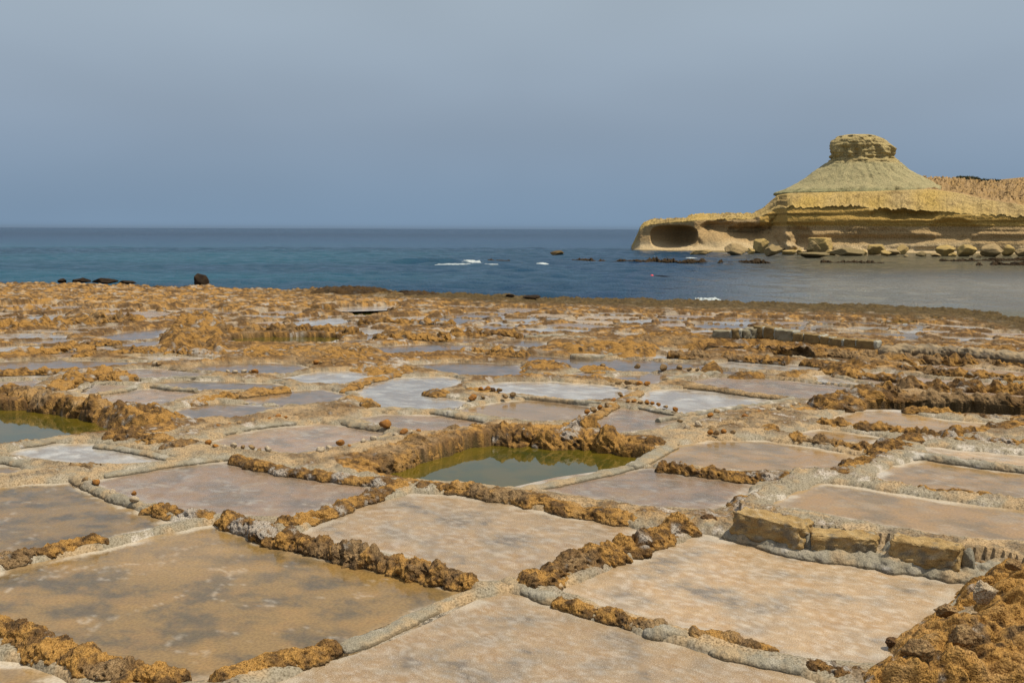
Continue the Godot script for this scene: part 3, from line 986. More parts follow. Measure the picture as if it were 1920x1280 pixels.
func build_swimmer() -> void:
	var head := at(1223, 519.5, SEA)
	var root := Node3D.new()
	root.name = "person"
	root.position = head
	add_child(root)
	tag(root, "swimmer in dark wetsuit stretched face down in the bay with a red cap", "person")
	# one body from crown to heels: [along, half width, half height, cleft between the legs]
	var prof := [[-0.14, 0.02, 0.02, 0.0], [-0.10, 0.07, 0.07, 0.0], [0.0, 0.085, 0.10, 0.0], [0.09, 0.06, 0.065, 0.0], [0.16, 0.14, 0.08, 0.0], [0.26, 0.22, 0.11, 0.0], [0.45, 0.18, 0.11, 0.0], [0.62, 0.15, 0.10, 0.0], [0.80, 0.18, 0.115, 0.1], [1.0, 0.16, 0.09, 0.6], [1.25, 0.12, 0.065, 0.8], [1.5, 0.11, 0.055, 0.85], [1.7, 0.07, 0.04, 0.85], [1.85, 0.07, 0.03, 0.85], [1.92, 0.02, 0.01, 0.5]]
	var pos := PackedVector3Array()
	var col := PackedColorArray()
	for i in 25:
		var a := TAU * i / 24.0
		for q in prof:
			var hh: float = q[2] * (1.0 - q[3] * pow(maxf(0.0, 1.0 - absf(cos(a)) * 2.0), 1.0))
			pos.append(Vector3(q[0], 0.03 + sin(a) * hh, cos(a) * q[1]))
			col.append(Color(0.012, 0.014, 0.017))
	var suit := StandardMaterial3D.new()
	suit.vertex_color_use_as_albedo = true
	suit.roughness = 0.95
	suit.metallic_specular = 0.05
	put("body", sheet(prof.size(), 25, pos, col), suit, Vector3.ZERO, root)
	var cap := SphereMesh.new()
	cap.radius = 0.115
	cap.height = 0.22
	cap.is_hemisphere = false
	var red := StandardMaterial3D.new()
	red.albedo_color = Color(0.95, 0.12, 0.16)
	red.roughness = 0.35
	put("swim_cap", cap, red, Vector3(-0.01, 0.09, 0), root)

# ---------------------------------------------------------------- block walls
func block_tint(light: Color, dark: Color, seed_: int, high: float) -> Callable:
	var n := noise(seed_, 0.16, 4)
	var m := noise(seed_ + 50, 0.05, 3)
	return func(p: Vector3) -> Color:
		var c := light.lerp(dark, clampf(0.45 + 1.2 * n.get_noise_3dv(p), 0, 1))
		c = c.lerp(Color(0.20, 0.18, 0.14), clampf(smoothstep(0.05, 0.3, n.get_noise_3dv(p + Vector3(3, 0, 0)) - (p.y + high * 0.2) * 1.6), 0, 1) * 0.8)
		c = c.lerp(Color(0.13, 0.095, 0.055), smoothstep(0.3, 0.6, m.get_noise_3dv(p)) * 0.6)
		return c.lerp(Color(0.60, 0.54, 0.42), smoothstep(0.25, 0.6, n.get_noise_3dv(p * 1.5 + Vector3(0, 0, 7))) * 0.5)

func build_block_wall() -> void:
	var root := Node3D.new()
	root.name = numbered("block_wall")
	root.position = at(1600, 1050)
	add_child(root)
	tag(root, "low wall of three cut sandstone blocks set in grey mortar", "wall")
	var light := Color(0.50, 0.355, 0.165)
	var dark := Color(0.36, 0.235, 0.095)
	for b in [[1371, 1002, 1499, 1035, 0.205, 11], [1521, 1036, 1646, 1047, 0.15, 12], [1668, 1056, 1796, 1078, 0.19, 13]]:
		var p0 := at(b[0], b[1], 0.045)
		var p1 := at(b[2], b[3], 0.045)
		var l := p1 - p0
		l.y = 0.0
		var back := Vector3(l.z, 0, -l.x).normalized()
		if back.z > 0.0: back = -back
		var size := Vector3(l.length(), b[4], 0.23)
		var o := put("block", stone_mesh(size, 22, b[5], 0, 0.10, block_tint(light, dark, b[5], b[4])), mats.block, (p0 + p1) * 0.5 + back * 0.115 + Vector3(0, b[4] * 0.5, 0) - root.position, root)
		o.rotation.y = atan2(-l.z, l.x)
	var off := Vector3(0.06, 0, -0.10)
	var path := PackedVector3Array()
	for q in [[1352, 1006], [1430, 1026], [1508, 1046], [1590, 1056], [1656, 1066], [1740, 1080], [1815, 1092], [1870, 1090]]:
		path.append(at(q[0], q[1], 0.0) + off)
	var made := ridge_mesh(path, 0.38, 0.08, 0.2, -0.5, 4.0)
	put("mortar_bed", made[0], mats.mortar, made[1] - root.position, root)
	for q in [[1510, 1041, 0.17], [1657, 1054, 0.17], [1812, 1080, 0.2]]:
		var p := at(q[0], q[1], 0.03)
		var m := stone_mesh(Vector3(0.13, q[2] * 1.9, 0.22), 12, 30 + int(q[0]), 10, 0.06, tint_fn(Color(0.36, 0.34, 0.27), Color(0.22, 0.20, 0.155), int(q[0]), 0.1))
		put("mortar_joint", m, mats.mortar, p + off - root.position, root)

func build_far_wall() -> void:
	var root := Node3D.new()
	root.name = numbered("block_wall")
	root.position = at(1520, 640, 0.3)
	add_child(root)
	tag(root, "long stepped wall of square sandstone blocks with pale mortar joints, far side of the shelf", "wall")
	var xs := [[1341, 632], [1376, 634], [1391, 634.5], [1404, 634], [1423, 633], [1441, 635], [1462, 637], [1496, 640], [1517, 642], [1549, 645], [1568, 647], [1592, 650], [1615, 652], [1651, 655]]
	var hs := [14, 18, 16, 18, 23, 23, 20, 16, 17, 15, 14, 15, 16]
	for i in hs.size():
		var p0 := at(xs[i][0], xs[i][1], 0.3)
		var p1 := at(xs[i + 1][0], xs[i + 1][1], 0.3)
		var l := p1 - p0
		l.y = 0.0
		var h: float = hs[i] * 2.3 / (xs[i][1] - horizon(1500)) * 1.0
		var pale := i in [0, 2, 3, 6]
		var a := Color(0.36, 0.32, 0.22) if pale else Color(0.34, 0.235, 0.10)
		var b := Color(0.27, 0.24, 0.17) if pale else Color(0.22, 0.155, 0.075)
		var o := put("block", stone_mesh(Vector3(l.length() * 0.93, h, 0.3), 8, 200 + i, 0, 0.10, tint_fn(a, b, 210 + i, 0.15)), mats.block, (p0 + p1) * 0.5 + Vector3(0, h * 0.5 - 0.01, -0.15) - root.position, root)
		o.rotation.y = atan2(-l.z, l.x)
		var j := put("mortar_joint", stone_mesh(Vector3(0.09, h * 0.95, 0.28), 5, 260 + i, 0, 0.2, tint_fn(Color(0.46, 0.45, 0.38), Color(0.36, 0.36, 0.30), 270 + i, 0.1)), mats.mortar, p1 + Vector3(0, h * 0.46, -0.16) - root.position, root)
		j.rotation.y = o.rotation.y

# ---------------------------------------------------------------- small stones
func build_stones() -> void:
	var kinds := {
		"orange": [Color(0.46, 0.21, 0.045), Color(0.28, 0.13, 0.04)],
		"cream": [Color(0.60, 0.51, 0.38), Color(0.42, 0.33, 0.22)],
		"tan": [Color(0.38, 0.26, 0.13), Color(0.22, 0.14, 0.07)],
		"brown": [Color(0.16, 0.095, 0.045), Color(0.10, 0.06, 0.035)]}
	var shapes := {}
	var s := 0
	for k in kinds:
		shapes[k] = []
		for v in 4:
			s += 1
			shapes[k].append(stone_mesh(Vector3(1.0, 0.72, 0.85), 6, 400 + s * 7, 8, 0.10, tint_fn(kinds[k][0], kinds[k][1], 400 + s, 0.7)))
	var rows := [
		["in the row along the thin kerb of the oval pinkish pan", ["cream", 378, 839, 8, "orange", 391, 842, 14, "orange", 404, 848, 12, "cream", 420, 849, 11, "cream", 439, 848, 15, "tan", 455, 849, 10, "tan", 471, 851, 14, "tan", 486, 856, 11, "cream", 504, 857, 18]],
		["on the pale strip between the green pool and the oval pinkish pan", ["tan", 352, 820, 9, "orange", 409, 810, 11, "orange", 430, 806, 9, "tan", 448, 803, 11, "tan", 472, 800, 13, "orange", 506, 795, 9, "orange", 520, 793, 14, "orange", 536, 793, 10, "tan", 555, 788, 9]],
		["in the white crusted bank before the deep olive pool", ["cream", 600, 858, 20, "cream", 617, 851, 14, "orange", 638, 843, 16, "orange", 655, 848, 10, "orange", 722, 809, 22, "orange", 757, 822, 17, "cream", 742, 826, 13, "orange", 784, 819, 11, "cream", 700, 833, 15, "cream", 768, 822, 12, "cream", 680, 838, 12]],
		["on the spit between the two pale pans and the brown one", ["orange", 886, 757, 17, "tan", 906, 754, 9, "tan", 947, 753, 12, "tan", 962, 750, 13, "orange", 902, 738, 11, "orange", 914, 738, 12, "brown", 924, 740, 12, "tan", 937, 742, 14]],
		["lined up on the grey kerb of the wide pale pan", ["orange", 1178, 762, 10, "orange", 1190, 762, 11, "tan", 1201, 764, 10, "orange", 1214, 764, 12, "orange", 1224, 766, 10, "orange", 1234, 768, 10, "tan", 1248, 772, 10, "orange", 1266, 778, 12]],
		["at the corner where the orange bank meets the square brown pan", ["tan", 1160, 728, 14, "tan", 1178, 728, 15, "orange", 1198, 728, 13, "orange", 1213, 729, 13, "tan", 1131, 694, 11, "tan", 1195, 696, 13, "tan", 1243, 699, 16, "tan", 1275, 699, 13, "tan", 1293, 700, 10, "tan", 1308, 701, 9]],
		["in the stony bank between the pale pan and the brown pan", ["orange", 1332, 822, 13, "tan", 1343, 823, 14, "orange", 1357, 820, 12, "tan", 1374, 821, 11, "orange", 1396, 792, 14, "tan", 1412, 788, 13, "orange", 1424, 783, 11, "tan", 1436, 783, 13, "cream", 1450, 779, 13, "tan", 1462, 776, 13, "cream", 1475, 773, 14, "cream", 1490, 768, 12, "tan", 1345, 784, 15, "orange", 1331, 790, 14, "cream", 1310, 808, 16, "cream", 1288, 812, 14, "tan", 1275, 800, 11]],
		["among the white shells beyond the round brown pan", ["cream", 428, 705, 10, "cream", 440, 706, 11, "cream", 457, 705, 11, "tan", 470, 706, 9, "orange", 478, 706, 13, "cream", 290, 690, 11, "tan", 297, 690, 10, "orange", 592, 688, 12, "tan", 602, 688, 9, "tan", 625, 689, 11, "tan", 255, 719, 12]],
		["along the bank of the far corner pan", ["orange", 1102, 783, 13, "tan", 1112, 779, 14, "orange", 1124, 774, 13, "tan", 1137, 770, 13, "orange", 1150, 760, 11, "tan", 1163, 750, 12]],
		["fallen from the ridge beside the big mottled pan", ["orange", 180, 918, 15, "tan", 160, 912, 14, "cream", 212, 936, 14, "cream", 252, 952, 17, "orange", 252, 938, 12]]]
	var rng := RandomNumberGenerator.new()
	rng.seed = 5
	var nth := ["first", "second", "third", "fourth", "fifth", "sixth", "seventh", "eighth", "ninth", "tenth", "eleventh", "twelfth"]
	for r in rows:
		var a: Array = r[1]
		for i in range(0, a.size(), 4):
			var p := at(a[i + 1], a[i + 2], 0.0)
			var size: float = a[i + 3] * -p.z / FOCAL
			var o := put("stone", shapes[a[i]][rng.randi() % 4], mats.mortar, p + Vector3(0, size * 0.38 + 0.05, 0))
			o.scale = Vector3.ONE * size * 1.1
			var rank := 0
			var many := 0
			for k in range(0, a.size(), 4):
				if a[k] == a[i]:
					many += 1
					if a[k + 1] < a[i + 1]: rank += 1
			o.rotation = Vector3(rng.randf_range(-0.4, 0.4), rng.randf() * TAU, rng.randf_range(-0.4, 0.4))
			tag(o, "%s %s stone %s" % [nth[rank], a[i], r[0]] if many > 1 else "only %s stone %s" % [a[i], r[0]], "stone", "%s stones %s" % [a[i], r[0]])
	# rough stones in the corner bank and at the end of the block wall
	var rough := [
		["tan", 1868, 1052, 46, 0.05, "round tan stone at the end of the block wall"],
		["brown", 1676, 1212, 32, 0.02, "dark brown stone standing at the foot of the rock bank beside the crusted pan"],
		["tan", 1898, 1092, 34, 0.16, "tan stone lying on the rock bank behind the salt stained lump"],
		["cream", 1845, 1150, 62, 0.16, "large grey lump stained white with salt on the rock bank"],
		["tan", 1838, 1068, 30, 0.02, "small flat stone wedged beside the last block of the wall"],
		["brown", 1330, 988, 40, 0.0, "brown stone set in the grey mortar before the block wall"],
		["tan", 1720, 1262, 60, 0.12, "broad tan stone low on the rock bank in the corner"],
		["tan", 1800, 1232, 56, 0.14, "broad lump in the middle of the rock bank"],
		["tan", 1772, 1180, 44, 0.10, "pitted tan stone on the pan side of the rock bank"]]
	for q in rough:
		var p := at(q[1], q[2], q[4])
		var size: float = q[3] * -p.z / FOCAL
		var m := stone_mesh(Vector3(size, size * 0.75, size * 0.8), 18, 500 + int(q[1]), 8, 0.16, tint_fn(kinds[q[0]][0], kinds[q[0]][1], int(q[1]), size * 0.4))
		tag(put("stone", m, mats.rock, p + Vector3(0, size * 0.25 + (0.09 if q[4] > 0.08 else 0.0), 0)), q[5], "stone")

# ---------------------------------------------------------------- the scene
func _ready() -> void:
	lens = Basis.from_euler(Vector3(-deg_to_rad(6.46), 0, deg_to_rad(0.18)))
	var cam := Camera3D.new()
	cam.name = "camera"
	cam.fov = 38.0
	cam.near = 0.1
	cam.far = 60000.0
	cam.position = Vector3(0, EYE, 0)
	cam.basis = lens
	add_child(cam)
	cam.current = true

	var sky_image := Image.create(1024, 512, false, Image.FORMAT_RGBF)
	var haze := noise(71, 160.0, 4)
	for y in 512:
		var el := (0.5 - (y + 0.5) / 512.0) * 180.0
		for x in 1024:
			var c := mixc(Color(0.195, 0.292, 0.415), Color(0.288, 0.368, 0.472), smoothstep(-1.0, 7.5, el))
			c = mixc(c, Color(0.350, 0.422, 0.492), smoothstep(4.0, 15.0, el))
			c = mixc(c, Color(0.46, 0.49, 0.54), smoothstep(14.0, 32.0, el))
			c = mixc(c, Color(0.66, 0.67, 0.70), smoothstep(28.0, 70.0, el))
			var az := (x / 1024.0 - 0.5) * 360.0
			c = mixc(c, Color(0.325, 0.375, 0.425), 0.55 * smoothstep(-12.0, 26.0, az) * smoothstep(150.0, 60.0, az) * smoothstep(1.0, 10.0, el) * smoothstep(40.0, 20.0, el))
			var h := haze.get_noise_2d(minf(x, 1024 - x) * 1.0, y * 3.0)
			c *= 1.0 + 0.15 * h
			if el < 0.0: c = mixc(Color(0.195, 0.292, 0.415), Color(0.10, 0.13, 0.16), smoothstep(0.0, -20.0, el))
			sky_image.set_pixel(x, y, c)
	var pano := PanoramaSkyMaterial.new()
	pano.panorama = ImageTexture.create_from_image(sky_image)
	var env := Environment.new()
	env.background_mode = Environment.BG_SKY
	env.sky = Sky.new()
	env.sky.sky_material = pano
	env.tonemap_mode = Environment.TONE_MAPPER_LINEAR
	env.tonemap_exposure = 1.0
	env.sdfgi_enabled = true
	env.ssao_enabled = true
	env.ssil_enabled = true
	var we := WorldEnvironment.new()
	we.name = "world_environment"
	we.environment = env
	add_child(we)
	var sun := DirectionalLight3D.new()
	sun.name = "sun"
	sun.light_energy = 1.58
	sun.light_color = Color(1.0, 0.95, 0.86)
	sun.light_angular_distance = 0.53
	sun.shadow_enabled = true
	sun.look_at_from_position(Vector3.ZERO, Vector3(-0.40, -0.92, -0.13))
	add_child(sun)

	n_low = noise(11, 2.6, 3)
	n_mid = noise(12, 0.42, 3)
	n_fine = noise(13, 0.09, 3)
	n_patch = noise(14, 0.62, 5)
	c_big = noise(15, 0.15, 1, true)
	c_mid = noise(16, 0.06, 1, true)
	c_small = noise(17, 0.03, 1, true)
	make_materials()
	for q in [[-900, 532], [-300, 532], [0, 533], [340, 541], [560, 546], [740, 549], [960, 557], [1200, 562], [1400, 567], [1600, 572], [1800, 580], [1868, 589], [1900, 597], [1990, 601], [2300, 640], [2700, 700]]:
		var p := at(q[0], q[1], 0.1)
		shore.append(Vector2(p.x / -p.z, -p.z))
	lay_out_pans()
	build_ground()
	build_sea()
	build_cliff()
	build_clay_hill()
	build_hillside()
	for d in pans: build_pan(d)
	lay_out_ridges()
	build_block_wall()
	build_far_wall()
	build_boulders()
	build_stones()

func lay_out_pans() -> void:
	# nearest rows
	pan("brown", 0, [-60, 1090, 60, 1060, 200, 1032, 300, 1005, 405, 985, 450, 1000, 500, 1022, 560, 1040, 640, 1052, 760, 1075, 870, 1112, 800, 1145, 700, 1190, 640, 1212, 480, 1255, 330, 1282, 200, 1262, 130, 1235, 30, 1195, -60, 1165], "largest orange brown mottled pan in the nearest row")
	pan("crust", 0, [650, 1225, 760, 1180, 880, 1135, 958, 1115, 1020, 1130, 1100, 1165, 1200, 1195, 1300, 1225, 1400, 1245, 1520, 1280, 1580, 1330, 500, 1330, 520, 1290], "pinkish crusted pan cut off by the bottom edge of the view")
	pan("brown", 0, [-80, 1235, 20, 1250, 90, 1275, 200, 1330, -80, 1330], "brown pan corner behind the rough ridge nearest the viewer")
	pan("crust", 0, [565, 1000, 640, 970, 700, 947, 780, 927, 870, 932, 1000, 958, 1100, 975, 1205, 998, 1090, 1050, 1040, 1075, 985, 1092, 900, 1090, 830, 1062, 740, 1040, 640, 1022], "pale salt crusted diamond pan in the middle of the nearest rows")
	pan("brown", 0, [-60, 925, 60, 908, 130, 908, 180, 930, 240, 957, 320, 985, 200, 1012, 60, 1045, -60, 1062], "dark mottled pan between the mortar and rough ridges, second row")
	pan("pink", 0, [165, 907, 230, 890, 300, 880, 430, 866, 520, 886, 640, 902, 725, 915, 690, 935, 600, 955, 540, 972, 430, 968, 340, 960, 290, 950, 210, 925], "streaky pink grey pan beyond the largest brown one")
	pan("pink", 0, [990, 916, 1060, 900, 1150, 887, 1222, 876, 1300, 892, 1410, 908, 1370, 945, 1320, 958, 1200, 950, 1080, 930], "grey brown pan beside the deep olive pool's mortar edge")
	pan("crust", 0, [1060, 1108, 1130, 1080, 1200, 1047, 1320, 1007, 1420, 1028, 1560, 1052, 1700, 1078, 1795, 1097, 1770, 1130, 1720, 1180, 1640, 1245, 1540, 1238, 1430, 1217, 1340, 1190, 1250, 1168, 1160, 1145], "large sparkling crusted pan below the three block wall")
	pan("amber", 0.09, [1455, 948, 1500, 925, 1545, 907, 1640, 920, 1760, 940, 1940, 962, 1940, 1018, 1800, 1010, 1680, 990, 1560, 970], "orange brown pan behind the three block wall")
	pan("amber", 0.05, [1640, 897, 1680, 878, 1722, 864, 1780, 870, 1830, 878, 1940, 892, 1940, 938, 1840, 932, 1760, 925, 1690, 910], "orange pan with a grey stone kerb along its far edge")
	pan("crust", 0.04, [1735, 838, 1800, 845, 1940, 857, 1940, 880, 1860, 870, 1800, 862, 1750, 852], "narrow tan pan beyond the grey stone kerb")
	pan("amber", 0, [1212, 872, 1245, 850, 1285, 836, 1340, 826, 1440, 827, 1520, 840, 1605, 857, 1590, 880, 1480, 884, 1380, 884, 1300, 876], "brown pan between the deep olive pool and the thick diagonal ridge")
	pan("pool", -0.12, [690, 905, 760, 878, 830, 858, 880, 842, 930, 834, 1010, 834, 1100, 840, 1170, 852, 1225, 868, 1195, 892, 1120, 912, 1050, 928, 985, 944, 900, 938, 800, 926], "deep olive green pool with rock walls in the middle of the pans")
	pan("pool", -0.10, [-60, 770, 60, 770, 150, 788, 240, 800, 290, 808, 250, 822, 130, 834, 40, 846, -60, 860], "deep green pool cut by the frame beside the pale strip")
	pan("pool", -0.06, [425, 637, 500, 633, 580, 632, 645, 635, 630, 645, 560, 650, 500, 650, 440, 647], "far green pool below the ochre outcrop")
	# middle rows, beyond the green pool
	pan("blue", 0, [20, 850, 60, 838, 100, 832, 180, 834, 250, 844, 330, 866, 220, 872, 140, 870, 40, 857], "pale pan with a black patch before the green pool")
	pan("dark", 0, [-60, 870, 30, 875, 38, 890, -20, 900, -60, 905], "small dark pan corner below the pale one with a black patch")
	pan("pink", 0, [395, 829, 440, 815, 500, 804, 600, 796, 660, 800, 715, 812, 715, 822, 640, 838, 560, 853, 480, 846, 430, 838], "oval pinkish pan ringed by a thin kerb with stones")
	pan("pink", 0, [668, 785, 720, 777, 820, 779, 900, 790, 890, 800, 850, 808, 800, 812, 730, 802], "grey pink pan just behind the deep olive pool's rocks")
	pan("blue", 0, [672, 735, 684, 724, 700, 716, 750, 708, 830, 706, 868, 712, 850, 725, 800, 740, 872, 752, 860, 765, 800, 770, 720, 773, 682, 766, 690, 750], "large curved blue grey pan hooking round the rocky spit")
	pan("blue", 0, [885, 726, 940, 716, 1040, 716, 1140, 722, 1195, 733, 1150, 752, 1080, 752, 990, 742, 905, 738], "pale rose pan with white streaks and a curved wooden edge")
	pan("dark", 0, [850, 771, 890, 762, 930, 755, 1000, 750, 1080, 757, 1122, 766, 1080, 790, 1000, 793, 920, 781], "smooth red brown pan below the pale rose one")
	pan("pink", 0, [1095, 802, 1125, 784, 1160, 766, 1220, 770, 1285, 781, 1230, 806, 1160, 813], "pale grey four sided pan beside the row of stones")
	pan("blue", 0, [1195, 746, 1230, 731, 1300, 730, 1400, 742, 1462, 752, 1390, 768, 1310, 780, 1240, 768], "wide pale pan with a stone lined grey kerb")
	pan("dark", 0, [1125, 713, 1165, 705, 1220, 700, 1305, 705, 1250, 715, 1200, 725, 1160, 720], "square brown pan at the corner of the orange bank")
	pan("pink", 0, [1285, 715, 1350, 707, 1450, 711, 1560, 722, 1612, 729, 1580, 745, 1530, 751, 1440, 742, 1350, 729], "long tan and white pan between the thin dark kerbs")
	pan("amber", 0, [1552, 791, 1600, 771, 1680, 771, 1780, 789, 1875, 796, 1810, 812, 1760, 816, 1640, 808], "tan pan below the dark trench")
	pan("amber", 0, [1488, 813, 1540, 806, 1600, 813, 1652, 821, 1640, 834, 1560, 829], "little brown pan between two rough ridges")
	var trench := PackedVector2Array()
	for q in path_points([1545, 772, 1600, 752, 1700, 748, 1800, 750, 1960, 756, 1960, 784, 1840, 779, 1700, 771, 1600, 770], 0.0): trench.append(Vector2(q.x, q.z))
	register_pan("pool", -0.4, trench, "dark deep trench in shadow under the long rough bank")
	pan("blue", 0, [1338, 683, 1370, 677, 1450, 680, 1565, 690, 1540, 698, 1440, 697, 1370, 692], "blue strip pan beyond the low rock islands")
	pan("pink", 0, [1580, 706, 1650, 697, 1760, 711, 1945, 722, 1945, 730, 1760, 731, 1650, 722], "long tan pan above the dark trench")
	pan("pink", 0, [1690, 690, 1740, 682, 1830, 690, 1945, 700, 1945, 707, 1800, 702], "long pale pan behind the second rough bank")
	pan("dark", 0, [1400, 668, 1500, 665, 1600, 670, 1655, 677, 1580, 680, 1480, 674], "thin dark pan by the grey plank kerb")
	pan("dark", 0, [768, 684, 850, 679, 970, 682, 985, 700, 1012, 706, 930, 709, 870, 705, 820, 696], "still brown pan mirroring its rock edge")
	pan("dark", 0, [900, 666, 960, 663, 1080, 672, 1180, 674, 1320, 682, 1332, 690, 1220, 698, 1100, 696, 1010, 682], "long dark channel pan behind the rock islands")
	pan("dark", 0, [1040, 706, 1090, 698, 1145, 700, 1110, 711], "small brown pan between the two rock islands")
	pan("dark", 0, [680, 659, 690, 651, 800, 645, 900, 647, 950, 650, 870, 656, 820, 663, 730, 664], "dark mirror pan below the orange rock shelf")
	pan("blue", 0, [1072, 662, 1150, 662, 1142, 669, 1080, 669], "small grey pan behind the white kerb")
	pan("blue", 0, [1240, 656, 1312, 652, 1322, 660, 1260, 665], "small blue pan below the far block wall")
	pan("dark", 0, [338, 691, 380, 685, 430, 682, 500, 680, 565, 684, 577, 692, 530, 703, 460, 703, 400, 697], "round brown pan below the orange rocks")
	pan("blue", 0, [525, 708, 600, 697, 690, 694, 732, 700, 690, 710, 640, 722, 575, 720], "bright blue pan beside the round brown one")
	pan("pink", 0, [150, 740, 175, 721, 240, 722, 252, 727, 200, 736, 165, 742], "small white pan above the green pool's bank")
	pan("pink", 0, [160, 749, 250, 731, 300, 728, 372, 737, 340, 749, 290, 763, 230, 758], "grey pink pan with a white streak above the green pool's bank")
	pan("dark", 0, [285, 717, 340, 714, 430, 716, 520, 720, 535, 727, 480, 732, 400, 734, 330, 729], "dark pan under the long straight kerb")
	pan("dark", 0, [430, 749, 520, 735, 600, 730, 652, 740, 620, 757, 560, 761, 480, 757], "brown pan beyond the orange crested ridge")
	pan("dark", 0, [325, 771, 380, 758, 460, 758, 522, 763, 480, 779, 430, 786, 370, 789], "brown pan before the orange crested ridge")
	pan("dark", 0, [-60, 680, 100, 675, 200, 677, 292, 681, 200, 690, 150, 694, 60, 698, -60, 699], "wide dark pan on the flat tan rock")
	pan("blue", 0, [248, 669, 330, 668, 402, 672, 395, 678, 300, 678], "blue strip pan behind the cluster of white shells")
	pan("pink", 0, [-60, 717, 76, 713, 72, 730, 30, 738, -60, 742], "grey pan cut by the frame above the green pool")
	# far rows
	pan("blue", 0, [-60, 629, 60, 624, 128, 628, 115, 635, 40, 637, -60, 638], "blue strip pan below the long dark sided ridge")
	pan("dark", 0, [38, 641, 120, 635, 142, 640, 100, 647, 40, 646], "small grey brown pan before the blue strip")
	pan("blue", 0, [-60, 654, 50, 648, 112, 652, 60, 661, -60, 660], "blue pan edged by orange rock at the frame")
	pan("blue", 0, [42, 595, 120, 588, 128, 597, 100, 604, 78, 604], "pale blue puddle pan behind the long dark sided ridge")
	pan("pink", 0, [168, 588, 290, 583, 342, 590, 280, 599, 178, 599], "whitish pan behind the long dark sided ridge")
	pan("dark", 0, [180, 631, 250, 620, 315, 615, 292, 636, 220, 641], "mud brown pan at the foot of the ochre outcrop")
	pan("dark", 0, [218, 645, 302, 637, 297, 650, 238, 652], "second mud brown pan at the foot of the ochre outcrop")
	pan("blue", 0, [312, 658, 382, 655, 378, 663, 320, 664], "tiny blue pan below the ochre outcrop")
	pan("dark", 0, [422, 613, 520, 610, 522, 618, 440, 620], "grey pan on top of the ledge above the far green pool")
	pan("blue", 0, [545, 604, 640, 595, 658, 605, 600, 615, 558, 615], "grey blue pan above the far green pool")
	pan("dark", 0, [350, 585, 440, 583, 442, 591, 360, 593], "far brown pan over the ochre outcrop")
	pan("blue", 0, [646, 619, 680, 614, 727, 620, 700, 628, 655, 628], "bright blue pan at the end of the far green pool")
	pan("blue", 0, [732, 595, 802, 592, 792, 601, 738, 602], "bright far pan with a dark rock in it")
	pan("blue", 0, [938, 597, 1010, 597, 1014, 603, 958, 605], "far bright blue pan in the middle of the shelf")
	pan("blue", 0, [833, 621, 890, 616, 884, 623, 838, 625], "thin blue pan between far brown ridges")
	pan("blue", 0, [1003, 628, 1060, 624, 1052, 633, 1008, 633], "small blue pan before the grey far kerb")
	pan("blue", 0, [1163, 601, 1225, 598, 1222, 607, 1168, 607], "far blue pan in line with the swimmer")
	pan("blue", 0, [1148, 623, 1230, 625, 1222, 631, 1158, 630], "thin lilac pan near the start of the far block wall")
	pan("blue", 0, [638, 576, 740, 573, 742, 580, 648, 583], "lilac pan nearest the sea behind the dark ditch")
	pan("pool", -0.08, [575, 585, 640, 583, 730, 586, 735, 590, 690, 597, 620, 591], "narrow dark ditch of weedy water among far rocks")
	pan("blue", 0, [1678, 618, 1780, 620, 1782, 627, 1698, 625], "lilac pan behind the far block wall")
	pan("blue", 0, [1758, 631, 1862, 633, 1862, 639, 1778, 637], "second lilac pan behind the far block wall")
	pan("pink", 0, [1448, 603, 1517, 603, 1512, 610, 1458, 609], "small pink pan behind the tallest blocks of the far wall")
	pan("pink", 0, [1838, 623, 1945, 626, 1945, 633, 1848, 630], "pink pan at the frame behind the far block wall")
	pan("pool", -0.05, [1648, 603, 1722, 604, 1712, 610, 1658, 610], "shallow yellow green puddle on the far shelf")
	# the grid of small pans that covers the rest of the shelf up to the sea
	var rng := RandomNumberGenerator.new()
	rng.seed = 2024
	var made := 0
	var taken: Array = []
	for p in pans: taken.append([p.poly, p.box.grow(0.3)])
	for flat in [[285, 664, 295, 625, 330, 592, 425, 594, 440, 630, 435, 668], [425, 680, 440, 652, 640, 648, 730, 650, 720, 690, 820, 706, 640, 704], [1270, 662, 1300, 632, 1420, 618, 1560, 628, 1700, 642, 1980, 652, 1980, 690, 1700, 680, 1560, 668], [1015, 665, 1100, 636, 1310, 628, 1365, 660], [400, 630, 500, 618, 660, 622, 680, 636, 420, 640], [570, 586, 740, 584, 745, 592, 590, 590], [-100, 626, 60, 618, 280, 606, 270, 596, -100, 606]]:
		var shape := PackedVector2Array()
		for q in path_points(flat, 0.0): shape.append(Vector2(q.x, q.z))
		var around := Rect2(shape[0], Vector2.ZERO)
		for q in shape: around = around.expand(q)
		taken.append([shape, around])
	var knot := func(u: int, v: int) -> Vector2:
		var h := float(hash(u * 7919 + v * 104729) % 1000) / 1000.0 - 0.5
		var g := float(hash(u * 15485863 + v * 32452843 + 11) % 1000) / 1000.0 - 0.5
		return Vector2(u * 1.9 + h * 0.75, v * 1.45 + g * 0.6).rotated(0.42) + Vector2(0, -25.0)
